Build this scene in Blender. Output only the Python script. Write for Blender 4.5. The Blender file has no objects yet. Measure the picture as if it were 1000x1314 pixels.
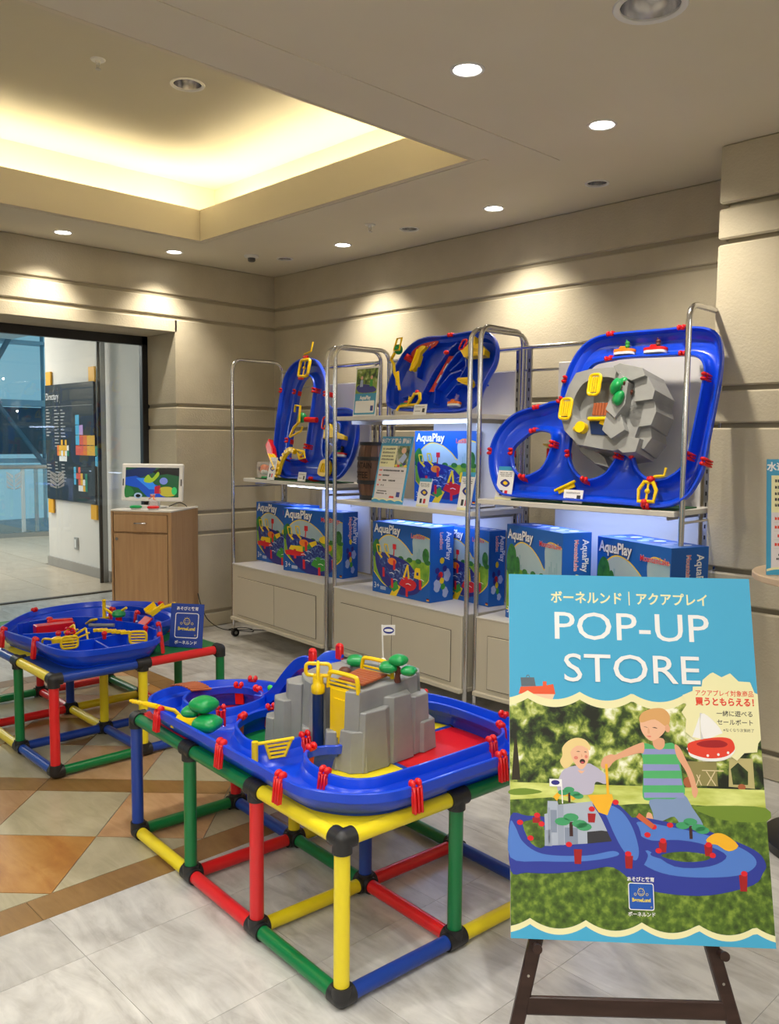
import bpy, bmesh, math, random
from math import sin, cos, pi, radians, sqrt, atan2
from mathutils import Vector, Matrix
from mathutils.geometry import tessellate_polygon

random.seed(7)
S = bpy.context.scene
COL = S.collection
V = Vector

# ------------------------------------------------------------------ camera
FPX, PIT, ROL, YAW = 1098.575, .0835, -.0095, -.8066
CAM = V((5.588, -4.0815, 1.4268))
H = 2.692
fw = V((sin(YAW) * cos(PIT), cos(YAW) * cos(PIT), -sin(PIT)))
r0 = V((cos(YAW), -sin(YAW), 0)); d0 = fw.cross(r0)
rt = r0 * cos(ROL) + d0 * sin(ROL); dn = fw.cross(rt)
cam = bpy.data.objects.new('camera', bpy.data.cameras.new('camera'))
COL.objects.link(cam)
M3 = Matrix((rt, -dn, -fw)).transposed()
cam.matrix_world = Matrix.Translation(CAM) @ M3.to_4x4()
cam.data.sensor_fit = 'VERTICAL'
cam.data.sensor_height = 24
cam.data.lens = FPX / 1314 * 24
cam.data.clip_start = .05
S.camera = cam

# ------------------------------------------------------------------ world, exposure
w = bpy.data.worlds.new('world'); S.world = w; w.use_nodes = True
bg = w.node_tree.nodes['Background']
bg.inputs[0].default_value = (.30, .62, .80, 1)
bg.inputs[1].default_value = 0.75
S.view_settings.view_transform = 'Standard'
S.view_settings.look = 'None'
S.view_settings.exposure = 0.0
S.view_settings.gamma = 1
S.view_settings.use_curve_mapping = False


def area_light(name, loc, size, power, col=(1, 1, 1), rot=(0, 0, 0), sy=None):
    l = bpy.data.lights.new(name, 'AREA'); l.energy = power; l.color = col
    l.shape = 'RECTANGLE'; l.size = size; l.size_y = sy or size
    o = bpy.data.objects.new(name, l); o.location = loc; o.rotation_euler = rot
    COL.objects.link(o)
    return o


# unseen fill lamps added under the ceiling to brighten the room
for i, (x, y) in enumerate(((5.6, -4.9), (6.6, -1.9), (6.9, -5.2), (4.2, -5.6), (1.9, -5.6))):
    area_light('room_fill_light', (x, y, H - .03), 1.0, 29, (1, .965, .87))
# warm fill lamp added below the hall ceiling to brighten the hall
area_light('hall_fill_light', (-4.4, -2.3, 2.95), 3.2, 300, (1, .93, .84), (0, radians(-10), 0))

# ------------------------------------------------------------------ helpers
MATS = {}


def mat(name, col, rough=.5, metal=0., emit=None, es=0., spec=.5, alpha=1., trans=0., coat=0.):
    if name in MATS: return MATS[name]
    m = bpy.data.materials.new(name); m.use_nodes = True
    b = m.node_tree.nodes['Principled BSDF']
    b.inputs['Base Color'].default_value = (*col, 1)
    b.inputs['Roughness'].default_value = rough
    b.inputs['Metallic'].default_value = metal
    b.inputs['Specular IOR Level'].default_value = spec
    b.inputs['Coat Weight'].default_value = coat
    if emit:
        b.inputs['Emission Color'].default_value = (*emit, 1)
        b.inputs['Emission Strength'].default_value = es
    if trans: b.inputs['Transmission Weight'].default_value = trans
    if alpha < 1: b.inputs['Alpha'].default_value = alpha
    MATS[name] = m
    return m


def hx(s):
    s = s.lstrip('#'); o = []
    for i in (0, 2, 4):
        c = int(s[i:i + 2], 16) / 255
        o.append(c / 12.92 if c <= .04045 else ((c + .055) / 1.055) ** 2.4)
    return tuple(o)


def noisy(name, stops, scale, rough=.5, detail=6, bump=0., stretch=(1, 1, 1), coord='Object', bscale=None, dist=0., metal=0.):
    """a procedural material: a colour ramp driven by noise, with an optional fine bump"""
    if name in MATS: return MATS[name]
    m = bpy.data.materials.new(name); m.use_nodes = True
    nt = m.node_tree; N = nt.nodes; L = nt.links
    b = N['Principled BSDF']; b.inputs['Roughness'].default_value = rough
    b.inputs['Metallic'].default_value = metal
    tc = N.new('ShaderNodeTexCoord'); mp = N.new('ShaderNodeMapping'); mp.inputs['Scale'].default_value = stretch
    L.new(tc.outputs[coord], mp.inputs['Vector'])
    n = N.new('ShaderNodeTexNoise'); n.inputs['Scale'].default_value = scale; n.inputs['Detail'].default_value = detail
    n.inputs['Distortion'].default_value = dist
    L.new(mp.outputs[0], n.inputs['Vector'])
    r = N.new('ShaderNodeValToRGB')
    while len(r.color_ramp.elements) < len(stops): r.color_ramp.elements.new(.5)
    for e, (p, c) in zip(r.color_ramp.elements, stops): e.position = p; e.color = (*c, 1)
    L.new(n.outputs['Fac'], r.inputs[0]); L.new(r.outputs[0], b.inputs['Base Color'])
    if bump:
        n2 = N.new('ShaderNodeTexNoise'); n2.inputs['Scale'].default_value = bscale or scale * 8; n2.inputs['Detail'].default_value = 3
        L.new(tc.outputs[coord], n2.inputs['Vector'])
        bp = N.new('ShaderNodeBump'); bp.inputs['Strength'].default_value = bump; bp.inputs['Distance'].default_value = .004
        L.new(n2.outputs['Fac'], bp.inputs['Height']); L.new(bp.outputs[0], b.inputs['Normal'])
    MATS[name] = m
    return m


def cr(pts, n=8, closed=True):
    """Catmull-Rom resampling of a 2D or 3D outline"""
    P = [V(p) for p in pts]; o = []; N = len(P)
    for i in range(N if closed else N - 1):
        if closed: a, b, c, d = P[i - 1], P[i], P[(i + 1) % N], P[(i + 2) % N]
        else: a, b, c, d = P[max(i - 1, 0)], P[i], P[i + 1], P[min(i + 2, N - 1)]
        for k in range(n):
            t = k / n
            o.append(.5 * ((2 * b) + (c - a) * t + (2 * a - 5 * b + 4 * c - d) * t * t + (3 * b - a - 3 * c + d) * t ** 3))
    if not closed: o.append(P[-1])
    return o


def rrect(x0, y0, x1, y1, r, n=5):
    o = []
    for cx, cy, a in ((x1 - r, y0 + r, -90), (x1 - r, y1 - r, 0), (x0 + r, y1 - r, 90), (x0 + r, y0 + r, 180)):
        for k in range(n + 1):
            t = radians(a + 90 * k / n); o.append((cx + r * cos(t), cy + r * sin(t)))
    return o


def ell(cx, cy, rx, ry=None, n=20, a0=0, a1=360):
    ry = ry or rx
    return [(cx + rx * cos(radians(a0 + (a1 - a0) * k / n)), cy + ry * sin(radians(a0 + (a1 - a0) * k / n))) for k in range(n + (0 if a1 - a0 == 360 else 1))]


class MB:
    """collects geometry that becomes ONE mesh object"""
    def __init__(s): s.v = []; s.f = []; s.m = []; s.sm = []; s.mats = []

    def mi(s, m):
        if m not in s.mats: s.mats.append(m)
        return s.mats.index(m)

    def add(s, vs, fs, m, smooth=False):
        k = len(s.v); s.v += [tuple(v) for v in vs]; i = s.mi(m)
        for f in fs: s.f.append(tuple(k + a for a in f)); s.m.append(i); s.sm.append(smooth)
        return s

    def box(s, c, d, m, R=None, bev=0.):
        c = V(c); hx_, hy, hz = d[0] / 2, d[1] / 2, d[2] / 2
        if bev and bev < min(hx_, hy, hz):
            vs = []; b = bev
            idx = {}
            for sx in (-1, 1):
                for sy in (-1, 1):
                    for sz in (-1, 1):
                        for a in range(3):
                            p = [sx * (hx_ - b), sy * (hy - b), sz * (hz - b)]
                            p[a] = (sx, sy, sz)[a] * (hx_, hy, hz)[a]
                            idx[(sx, sy, sz, a)] = len(vs); vs.append(V(p))
            fs = []
            for a in range(3):
                o1, o2 = [q for q in range(3) if q != a]
                for sg in (-1, 1):
                    q = []
                    for (u, t) in ((-1, -1), (1, -1), (1, 1), (-1, 1)):
                        k = [0, 0, 0]; k[a] = sg; k[o1] = u; k[o2] = t; q.append(idx[(*k, a)])
                    fs.append(q)
            for a in range(3):
                o1, o2 = [q for q in range(3) if q != a]
                for u in (-1, 1):
                    for t in (-1, 1):
                        k1 = [0, 0, 0]; k1[o1] = u; k1[o2] = t; k2 = list(k1); k1[a] = -1; k2[a] = 1
                        fs.append([idx[(*k1, o1)], idx[(*k2, o1)], idx[(*k2, o2)], idx[(*k1, o2)]])
            for sx in (-1, 1):
                for sy in (-1, 1):
                    for sz in (-1, 1): fs.append([idx[(sx, sy, sz, a)] for a in range(3)])
        else:
            vs = [V((sx * hx_, sy * hy, sz * hz)) for sx in (-1, 1) for sy in (-1, 1) for sz in (-1, 1)]
            fs = [(0, 1, 3, 2), (4, 6, 7, 5), (0, 4, 5, 1), (2, 3, 7, 6), (0, 2, 6, 4), (1, 5, 7, 3)]
        if R is not None: vs = [R @ v for v in vs]
        return s.add([v + c for v in vs], fs, m)

    def cyl(s, a, b, r, m, n=14, r2=None, caps=True, smooth=True):
        a, b = V(a), V(b); d = (b - a).normalized(); r2 = r if r2 is None else r2
        u = d.orthogonal().normalized(); w_ = d.cross(u)
        vs = []
        for p, q in ((a, r), (b, r2)):
            for k in range(n):
                t = 2 * pi * k / n; vs.append(p + (u * cos(t) + w_ * sin(t)) * q)
        s.add(vs, [(k, (k + 1) % n, n + (k + 1) % n, n + k) for k in range(n)], m, smooth)
        if caps: s.add(vs, [tuple(range(n))[::-1], tuple(range(n, 2 * n))], m)
        return s

    def tube(s, pts, r, m, n=8, closed=False, flat=1., caps=True):
        P = [V(p) for p in pts]; N = len(P); T = []
        for i in range(N):
            if closed: t = P[(i + 1) % N] - P[i - 1]
            else: t = P[min(i + 1, N - 1)] - P[max(i - 1, 0)]
            T.append(t.normalized())
        u = T[0].orthogonal().normalized(); vs = []
        for i in range(N):
            u = (u - T[i] * u.dot(T[i])).normalized(); w_ = T[i].cross(u)
            rr = r[i] if isinstance(r, (list, tuple)) else r
            for k in range(n):
                t = 2 * pi * k / n; vs.append(P[i] + (u * cos(t) + w_ * sin(t) * flat) * rr)
        fs = []
        for i in range(N if closed else N - 1):
            j = (i + 1) % N
            for k in range(n): fs.append((i * n + k, i * n + (k + 1) % n, j * n + (k + 1) % n, j * n + k))
        s.add(vs, fs, m, True)
        if not closed and caps: s.add(vs, [tuple(range(n))[::-1], tuple(range((N - 1) * n, N * n))], m)
        return s

    def prism(s, out, T, h0, h1, m, holes=(), smooth=False, msides=None):
        """outline (2D) with holes, extruded from h0 to h1 through the map T(x, y, h)"""
        loops = [[V((p[0], p[1], 0)) for p in l] for l in (out, *holes)]
        flat = [p for l in loops for p in l]
        tri = tessellate_polygon(loops)
        k = len(flat)
        vs = [T(p.x, p.y, h0) for p in flat] + [T(p.x, p.y, h1) for p in flat]
        s.add(vs, [t[::-1] for t in tri] + [tuple(a + k for a in t) for t in tri], m)
        fs = []; o = 0
        for l in loops:
            n = len(l)
            for i in range(n): fs.append((o + i, o + (i + 1) % n, k + o + (i + 1) % n, k + o + i))
            o += n
        s.add(vs, fs, msides or m, smooth)
        return s

    def face(s, out, T, h, m, holes=()):
        loops = [[V((p[0], p[1], 0)) for p in l] for l in (out, *holes)]
        flat = [p for l in loops for p in l]
        return s.add([T(p.x, p.y, h) for p in flat], tessellate_polygon(loops), m)

    def lathe(s, prof, c, m, n=20, axis=None, smooth=True):
        c = V(c); A = Matrix.Identity(3) if axis is None else V((0, 0, 1)).rotation_difference(V(axis)).to_matrix()
        vs = [c + A @ V((r * cos(2 * pi * k / n), r * sin(2 * pi * k / n), z)) for r, z in prof for k in range(n)]
        fs = [(i * n + k, i * n + (k + 1) % n, (i + 1) * n + (k + 1) % n, (i + 1) * n + k) for i in range(len(prof) - 1) for k in range(n)]
        return s.add(vs, fs, m, smooth)

    def blob(s, c, r, m, n=12, k=8, R=None, bumps=0., seed=0):
        rs = random.Random(seed); c = V(c); vs = []; r = V(r) if hasattr(r, '__len__') else V((r, r, r))
        for i in range(k + 1):
            p = -pi / 2 + pi * i / k
            for j in range(n):
                t = 2 * pi * j / n; g = 1 + bumps * cos(t * 4 + seed) * cos(p)
                v = V((cos(p) * cos(t) * r.x * g, cos(p) * sin(t) * r.y * g, sin(p) * r.z))
                vs.append(c + (R @ v if R else v))
        fs = [(i * n + j, i * n + (j + 1) % n, (i + 1) * n + (j + 1) % n, (i + 1) * n + j) for i in range(k) for j in range(n)]
        return s.add(vs, fs, m, True)

    def build(s, name, parent=None, org=None, bev=0., fix=True):
        me = bpy.data.meshes.new(name)
        org = V(org) if org is not None else V((0, 0, 0))
        me.from_pydata([tuple(V(v) - org) for v in s.v], [], s.f)
        for m in s.mats: me.materials.append(m)
        me.polygons.foreach_set('material_index', s.m)
        me.polygons.foreach_set('use_smooth', s.sm)
        if fix:
            b = bmesh.new(); b.from_mesh(me)
            bmesh.ops.remove_doubles(b, verts=b.verts, dist=1e-5)
            bmesh.ops.recalc_face_normals(b, faces=b.faces); b.to_mesh(me); b.free()
        me.update()
        if any(s.sm): me.set_sharp_from_angle(angle=radians(38))
        o = bpy.data.objects.new(name, me); COL.objects.link(o)
        if parent is not None: o.parent = parent; o.location = org
        else: o.location = org
        if bev:
            md = o.modifiers.new('bevel', 'BEVEL'); md.width = bev; md.segments = 2; md.limit_method = 'ANGLE'; md.angle_limit = radians(35)
        return o


def thing(name, label, cat, loc=(0, 0, 0), rz=0., group=None):
    o = bpy.data.objects.new(name, None); COL.objects.link(o); o.empty_display_size = .05
    o.location = loc; o.rotation_euler = (0, 0, rz)
    o['label'] = label; o['category'] = cat
    if group: o['group'] = group
    return o


def tag(o, label=None, cat=None, group=None, kind=None):
    if label: o['label'] = label
    if cat: o['category'] = cat
    if group: o['group'] = group
    if kind: o['kind'] = kind
    return o


def inst(src, name, parent=None, loc=None, rot=None, label=None, cat=None, group=None, mtx=None):
    """a copy sharing mesh data, with copies of its parts and sub-parts"""
    c = src.copy(); COL.objects.link(c); c.name = name; c.parent = parent
    if loc is not None: c.location = loc
    if rot is not None: c.rotation_euler = rot
    if mtx is not None: c.matrix_local = mtx
    if label: c['label'] = label
    if cat: c['category'] = cat
    if group: c['group'] = group
    for ch in list(src.children): inst(ch, ch.name.split('.')[0], c)
    return c


def frame(o, x, y, z):
    """matrix with columns x, y, z (axes) and origin o"""
    return Matrix.Translation(V(o)) @ Matrix((V(x).normalized(), V(y).normalized(), V(z).normalized())).transposed().to_4x4()


_tc = {}


def text(body, size, m, T=None, parent=None, name='lettering', align='CENTER', bold=0., sx=1., org=(0, 0), h=0., rot=0., ext=.0):
    """flat print: the built-in font turned into a mesh and laid on a surface by T(x, y, h)"""
    key = (body, round(size, 4), align, bold)
    if key not in _tc:
        c = bpy.data.curves.new('t', 'FONT'); c.body = body; c.size = size; c.align_x = align; c.offset = bold * size; c.resolution_u = 3
        c.fill_mode = 'FRONT'
        o = bpy.data.objects.new('t', c); COL.objects.link(o)
        bpy.context.view_layer.update()
        me = bpy.data.meshes.new_from_object(o.evaluated_get(bpy.context.evaluated_depsgraph_get()))
        _tc[key] = ([v.co.copy() for v in me.vertices], [tuple(p.vertices) for p in me.polygons])
        bpy.data.objects.remove(o)
    vs, fs = _tc[key]; cs, sn = cos(rot), sin(rot)
    vv = [T(org[0] + (v.x * sx) * cs - v.y * sn, org[1] + (v.x * sx) * sn + v.y * cs, h) for v in vs]
    if isinstance(parent, MB): parent.add(vv, fs, m); return parent
    b = MB(); b.add(vv, fs, m)
    return b.build(name, parent, fix=False)

# ------------------------------------------------------------------ materials
wallm = noisy('plaster', [(.3, (.47, .42, .315)), (.7, (.52, .47, .355))], 6, .85, bump=.45, bscale=95)
groovem = mat('groove_plaster', (.36, .32, .235), .9)
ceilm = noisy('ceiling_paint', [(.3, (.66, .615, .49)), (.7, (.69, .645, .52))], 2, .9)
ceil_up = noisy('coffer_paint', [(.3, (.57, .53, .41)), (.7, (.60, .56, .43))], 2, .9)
chrome = mat('chrome', (.62, .62, .64), .2, 1.)
steel = mat('brushed_steel', (.5, .5, .5), .38, 1.)
blackp = mat('black_plastic', (.012, .012, .014), .35)
white = mat('white_paint', (.78, .78, .78), .45)
shelfm = mat('shelf_laminate', (.66, .64, .60), .4)
cream = mat('cream_steel', (.55, .51, .42), .5)
creamd = mat('cream_gap', (.12, .10, .08), .8)
BLUE = mat('blue_plastic', hx('#0846de'), .28, coat=.2)
RED = mat('red_plastic', hx('#df1218'), .3, coat=.2)
YEL = mat('yellow_plastic', hx('#f7d000'), .32, coat=.2)
GRN = mat('green_plastic', hx('#0b9a50'), .3, coat=.2)
ORG = mat('orange_plastic', hx('#f07a1a'), .35)
BRN = mat('brown_plastic', hx('#a0522d'), .5)
DBRN = mat('dark_brown_plastic', hx('#5a2c1e'), .5)
GREY = noisy('rock_plastic', [(.35, hx('#8c8e8f')), (.65, hx('#9a9c9d'))], 9, .45)
tB = mat('tube_blue', hx('#1c44a8'), .3, coat=.15)
tR = mat('tube_red', hx('#de2228'), .3, coat=.15)
tY = mat('tube_yellow', hx('#f2dd22'), .33, coat=.15)
tG = mat('tube_green', hx('#067a42'), .3, coat=.15)
pB = mat('panel_blue', hx('#173c86'), .5); pR = mat('panel_red', hx('#d2101c'), .45)
pY = mat('panel_yellow', hx('#eed81a'), .5); pG = mat('panel_green', hx('#0a7a3c'), .5)
TUB = dict(b=tB, r=tR, y=tY, g=tG)
print_w = mat('print_white', (.85, .85, .87), .5)
led = mat('led_strip', (1, 1, 1), .5, emit=(.62, .74, 1), es=9)

# ------------------------------------------------------------------ floor
FX0, FX1, FY0, FY1 = -1.9, 7.2, -7.2, 0.
b = MB(); b.box(((FX0 + FX1) / 2, (FY0 + FY1) / 2, -.06), (FX1 - FX0, FY1 - FY0, .12 - .006), mat('grout', (.25, .23, .20), .9))
floor = tag(b.build('floor'), kind='structure')


def stone(name, base, dark, light, ang, rough=.28):
    if name in MATS: return MATS[name]
    m = bpy.data.materials.new(name); m.use_nodes = True
    nt = m.node_tree; N = nt.nodes; L = nt.links; B = N['Principled BSDF']
    g = N.new('ShaderNodeNewGeometry'); mp = N.new('ShaderNodeMapping'); mp.vector_type = 'POINT'
    mp.inputs['Rotation'].default_value = (0, 0, ang); mp.inputs['Scale'].default_value = (1.0, 4.2, 1)
    L.new(g.outputs['Position'], mp.inputs['Vector'])
    n = N.new('ShaderNodeTexNoise'); n.inputs['Scale'].default_value = 3.0; n.inputs['Detail'].default_value = 12; n.inputs['Distortion'].default_value = 1.8; n.inputs['Roughness'].default_value = .62
    L.new(mp.outputs[0], n.inputs['Vector'])
    n3 = N.new('ShaderNodeTexNoise'); n3.inputs['Scale'].default_value = 7; n3.inputs['Detail'].default_value = 8
    L.new(g.outputs['Position'], n3.inputs['Vector'])
    mx = N.new('ShaderNodeMath'); mx.operation = 'MULTIPLY_ADD'; mx.inputs[1].default_value = .45; L.new(n3.outputs['Fac'], mx.inputs[0])
    ml = N.new('ShaderNodeMath'); ml.operation = 'MULTIPLY'; ml.inputs[1].default_value = .55; L.new(n.outputs['Fac'], ml.inputs[0]); L.new(ml.outputs[0], mx.inputs[2])
    r = N.new('ShaderNodeValToRGB')
    e = r.color_ramp.elements; e[0].position = .36; e[0].color = (*dark, 1); e[1].position = .62; e[1].color = (*light, 1)
    q = e.new(.49); q.color = (*base, 1)
    L.new(mx.outputs[0], r.inputs[0])
    # each tile has its own slight shade
    oi = N.new('ShaderNodeObjectInfo'); mr = N.new('ShaderNodeMapRange'); mr.inputs[3].default_value = .86; mr.inputs[4].default_value = 1.06
    L.new(oi.outputs['Random'], mr.inputs[0])
    vm = N.new('ShaderNodeVectorMath'); vm.operation = 'SCALE'; L.new(r.outputs[0], vm.inputs[0]); L.new(mr.outputs[0], vm.inputs['Scale'])
    L.new(vm.outputs[0], B.inputs['Base Color']); B.inputs['Roughness'].default_value = rough
    MATS[name] = m
    return m


gA = stone('grey_stone_a', (.53, .525, .515), (.36, .35, .34), (.66, .655, .64), .1)
gB = stone('grey_stone_b', (.52, .515, .505), (.39, .38, .365), (.64, .635, .62), 1.67)
tO = stone('orange_stone', (.46, .22, .055), (.38, .16, .04), (.54, .29, .09), .6)
tC = stone('cream_stone', (.44, .40, .27), (.37, .33, .22), (.50, .46, .33), .2)
tP = stone('peach_stone', (.47, .29, .155), (.40, .23, .115), (.54, .35, .20), 1.2)
tN = stone('brown_stone', (.27, .155, .055), (.22, .12, .04), (.32, .19, .075), .4)
PX1, PX0, PY1 = 3.0, .62, -1.70        # patterned field; a brown band runs round it
BW = .135


def clip_poly(p, nrm, d):
    """keep the part of convex polygon p where nrm . x <= d"""
    o = []
    for i in range(len(p)):
        a, c = p[i], p[(i + 1) % len(p)]; fa = a[0] * nrm[0] + a[1] * nrm[1] - d; fc = c[0] * nrm[0] + c[1] * nrm[1] - d
        if fa <= 0: o.append(a)
        if (fa < 0 < fc) or (fc < 0 < fa):
            t = fa / (fa - fc); o.append((a[0] + (c[0] - a[0]) * t, a[1] + (c[1] - a[1]) * t))
    return o


def shrink(p, g):
    for i in range(len(p)):
        pass
    A = sum(p[i][0] * p[(i + 1) % len(p)][1] - p[(i + 1) % len(p)][0] * p[i][1] for i in range(len(p)))
    if A < 0: p = p[::-1]
    q = list(p)
    for i in range(len(p)):
        a, c = p[i], p[(i + 1) % len(p)]; dx, dy = c[0] - a[0], c[1] - a[1]; l = sqrt(dx * dx + dy * dy)
        if l < 1e-6: continue
        n_ = (dy / l, -dx / l); q = clip_poly(q, n_, n_[0] * a[0] + n_[1] * a[1] - g)
    return q


def tile(p, m, gap=.0012, parent=None, name='floor_tile', top=0.):
    p = shrink(p, gap)
    if len(p) < 3: return
    A = abs(sum(p[i][0] * p[(i + 1) % len(p)][1] - p[(i + 1) % len(p)][0] * p[i][1] for i in range(len(p)))) / 2
    if A < .0008: return
    b = MB(); b.prism(p, lambda x, y, h: V((x, y, h)), top - .006, top, m)
    return b.build(name, parent or floor, fix=False)


CL = (CAM.x, CAM.y)


def visible(cx, cy, mrg=.5):
    """whether a floor spot can be seen from about the photograph's viewpoint"""
    dx, dy = cx - CL[0], cy - CL[1]
    f_ = dx * sin(YAW) + dy * cos(YAW); r_ = dx * cos(YAW) - dy * sin(YAW)
    return f_ > .9 and abs(r_) < f_ * .46 + mrg + .5


# grey field outside the pattern: square tiles whose grain turns from tile to tile
G = .46
regs = [(PX1 + BW, FX1, FY0, FY1), (FX0, PX1 + BW, PY1 + BW, FY1), (FX0, PX0 - BW, FY0, PY1 + BW)]
for k, (x0, x1, y0, y1) in enumerate(regs):
    i0 = int((x0 - 3.39) / G) - 2
    for i in range(i0, i0 + 24):
        for j in range(-14, 10):
            a = 3.39 + i * G; c = -3.12 + j * G
            if a > x1 or c > y1: continue
            X0, X1_, Y0, Y1_ = max(a, x0), min(a + G, x1), max(c, y0), min(c + G, y1)
            if X1_ - X0 < .02 or Y1_ - Y0 < .02 or not visible((X0 + X1_) / 2, (Y0 + Y1_) / 2): continue
            tile([(X0, Y0), (X1_, Y0), (X1_, Y1_), (X0, Y1_)], gA if (i + j) % 2 else gB, .0006)
# brown band round the pattern
for x0, x1, y0, y1, ax in ((PX1, PX1 + BW, FY0, PY1 + BW, 1), (PX0, PX1, PY1, PY1 + BW, 0), (PX0 - BW, PX0, FY0, PY1 + BW, 1)):
    t = y0 if ax else x0; e_ = y1 if ax else x1
    off = (-3.135 if ax else PX0) - t; t += off % .46 - .46
    while t < e_:
        p = [(x0, max(t, y0)), (x1, max(t, y0)), (x1, min(t + .46, y1)), (x0, min(t + .46, y1))] if ax else [(max(t, x0), y0), (min(t + .46, x1), y0), (min(t + .46, x1), y1), (max(t, x0), y1)]
        if visible((p[0][0] + p[2][0]) / 2, (p[0][1] + p[2][1]) / 2) and (p[2][1] - p[0][1]) > .01: tile(p, tN)
        t += .46
# diagonal field: s = x - y, t = x + y
s_edges = [4.96 + .55 * k for k in range(0, 12)]; cells = []
for a in s_edges: cells.append((a, a + .55))
a = 4.78
for k in range(8): cells.append((a - .55, a)); a -= .55
t_edges = [-.055 + .545 * k for k in range(-12, 8)]


def st(s_, t_): return ((s_ + t_) / 2, (t_ - s_) / 2)


def field(p, m):
    for n_, d_ in (((1, 0), PX1), ((-1, 0), -PX0), ((0, 1), PY1), ((0, -1), -FY0)): p = clip_poly(p, n_, d_)
    if len(p) > 2:
        cx = sum(q[0] for q in p) / len(p); cy = sum(q[1] for q in p) / len(p)
        if visible(cx, cy): tile(p, m, .0018)


seq = {(4.96, 0): 'c', (4.96, -1): 'p'}
for ci, (s0, s1) in enumerate(cells):
    for j, t0 in enumerate(t_edges):
        row = round((s0 - 4.96) / .55) if s0 >= 4.9 else -1 - round((4.78 - s1) / .55)
        col = j - 12
        if row >= 0: m = {0: (tP, tC, tP, tC), 1: (tC, tO, tC, tO), 2: (tP, tC, tP, tC)}[row % 3][col % 4] if row < 3 else (tC, tP)[(row + col) % 2]
        else: m = {-1: (tC, tP, tC, tP), -2: (tO, tC, tN, tC), -3: (tP, tC, tP, tC), -4: (tC, tP, tC, tO)}.get(row, (tP, tC, tP, tC))[col % 4]
        field([st(s0, t0), st(s1, t0), st(s1, t0 + .545), st(s0, t0 + .545)], m)
for j, t0 in enumerate(t_edges): field([st(4.78, t0), st(4.96, t0), st(4.96, t0 + .545), st(4.78, t0 + .545)], tN)

# ------------------------------------------------------------------ walls
ZG = [.115, .72, .875, 1.505, 1.665, 2.287, 2.437]   # heights of the grooves
ident = lambda x, y, h: V((x, y, h))


def banded(parent, a, c, depth, nrm, name='wall_panel', zs=None, top=H, e0=False, e1=False, start=0., skip=9.):
    """horizontal plaster bands between grooves from a to c (2D), standing proud by depth along nrm"""
    zs = zs or ZG; a, c = V((*a, 0)), V((*c, 0)); n_ = V((*nrm, 0)); d = (c - a).normalized()
    zz = [start] + list(zs) + [top]; g = .011; ch = .007
    for i in range(len(zz) - 1):
        z0 = zz[i] + (g if i else 0); z1 = zz[i + 1] - (g if i < len(zz) - 2 else 0)
        if z1 - z0 < .02 or z0 > skip: continue
        prof = [(0, z0), (depth - ch, z0), (depth, z0 + ch), (depth, z1 - ch), (depth - ch, z1), (0, z1)]
        b = MB(); k = len(prof); vs = []
        for q, e in ((a, e0), (c, e1)):
            sg = -1 if q is a else 1
            for (u, z) in prof: vs.append(q + n_ * u + d * (sg * u if e else 0) + V((0, 0, z)))
        fs = [(j, (j + 1) % k, k + (j + 1) % k, k + j) for j in range(k)] + [tuple(range(k))[::-1], tuple(range(k, 2 * k))]
        b.add(vs, fs, wallm); b.build(name, parent)


DP = .014
b = MB(); b.box((3.6, .1, H / 2), (7.2, .2, H), groovem); wb = tag(b.build('wall_back'), kind='structure')
banded(wb, (0, -.0), (3.87, -.0), DP, (0, -1))
OY, OZ, XF = -.875, 2.19, -.42      # jamb of the opening, its height, the glazing plane
b = MB(); b.box((-.225, OY / 2 + .1, H / 2), (.45, -OY + .2, H), groovem)
b.box((-.225, (OY - 6.3) / 2, (H + OZ) / 2 + .01), (.45, 6.3 + OY, H - OZ - .02), groovem)
b.box((-.225, -6.8, H / 2), (.45, 1., H), groovem)
wl = tag(b.build('wall_left'), kind='structure')
banded(wl, (0, OY), (0, 0), DP, (1, 0), e0=True, skip=2.28)
banded(wl, (0, -7.2), (0, 0), DP, (1, 0), zs=ZG[6:], start=ZG[5] + .011)
banded(wl, (XF, OY), (0, OY), DP, (0, -1), e1=True, top=OZ, zs=[z for z in ZG if z < OZ])
# band piece over the opening
b = MB(); b.prism([(0, OZ), (DP, OZ), (DP, ZG[5] - .018), (DP - .007, ZG[5] - .011), (0, ZG[5] - .011)], lambda x, z, h: V((x, h, z)), -7.2, OY - .0, wallm); b.build('wall_panel', wl)
b = MB(); b.box((-.22, (OY - 6.3) / 2, OZ + .003), (.44, 6.3 + OY, .014), wallm); b.build('wall_panel', wl)
PXX, PYY = 3.86, -.44              # corner of the pillar on the right
b = MB(); b.box(((PXX + 7.2) / 2 + .01, PYY / 2 + .01, H / 2), (7.2 - PXX, -PYY, H), groovem); wr = tag(b.build('wall_right'), kind='structure')
banded(wr, (PXX, PYY), (7.2, PYY), .02, (0, -1), e0=True)
banded(wr, (PXX, 0), (PXX, PYY), .02, (-1, 0), e1=True)
b = MB(); b.box((7.3, -3.6, H / 2), (.2, 7.2, H), mat('added_wall_paint', (.55, .50, .42), .9)); tag(b.build('wall_added_right'), kind='structure')  # unseen wall added to bounce light and keep sky light out
b = MB(); b.box((3.4, -7.3, H / 2), (7.8, .2, H), mat('added_wall_paint', (.55, .50, .42), .9)); tag(b.build('wall_added_front'), kind='structure')  # likewise added out of view, closes the open side against sky light

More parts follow.
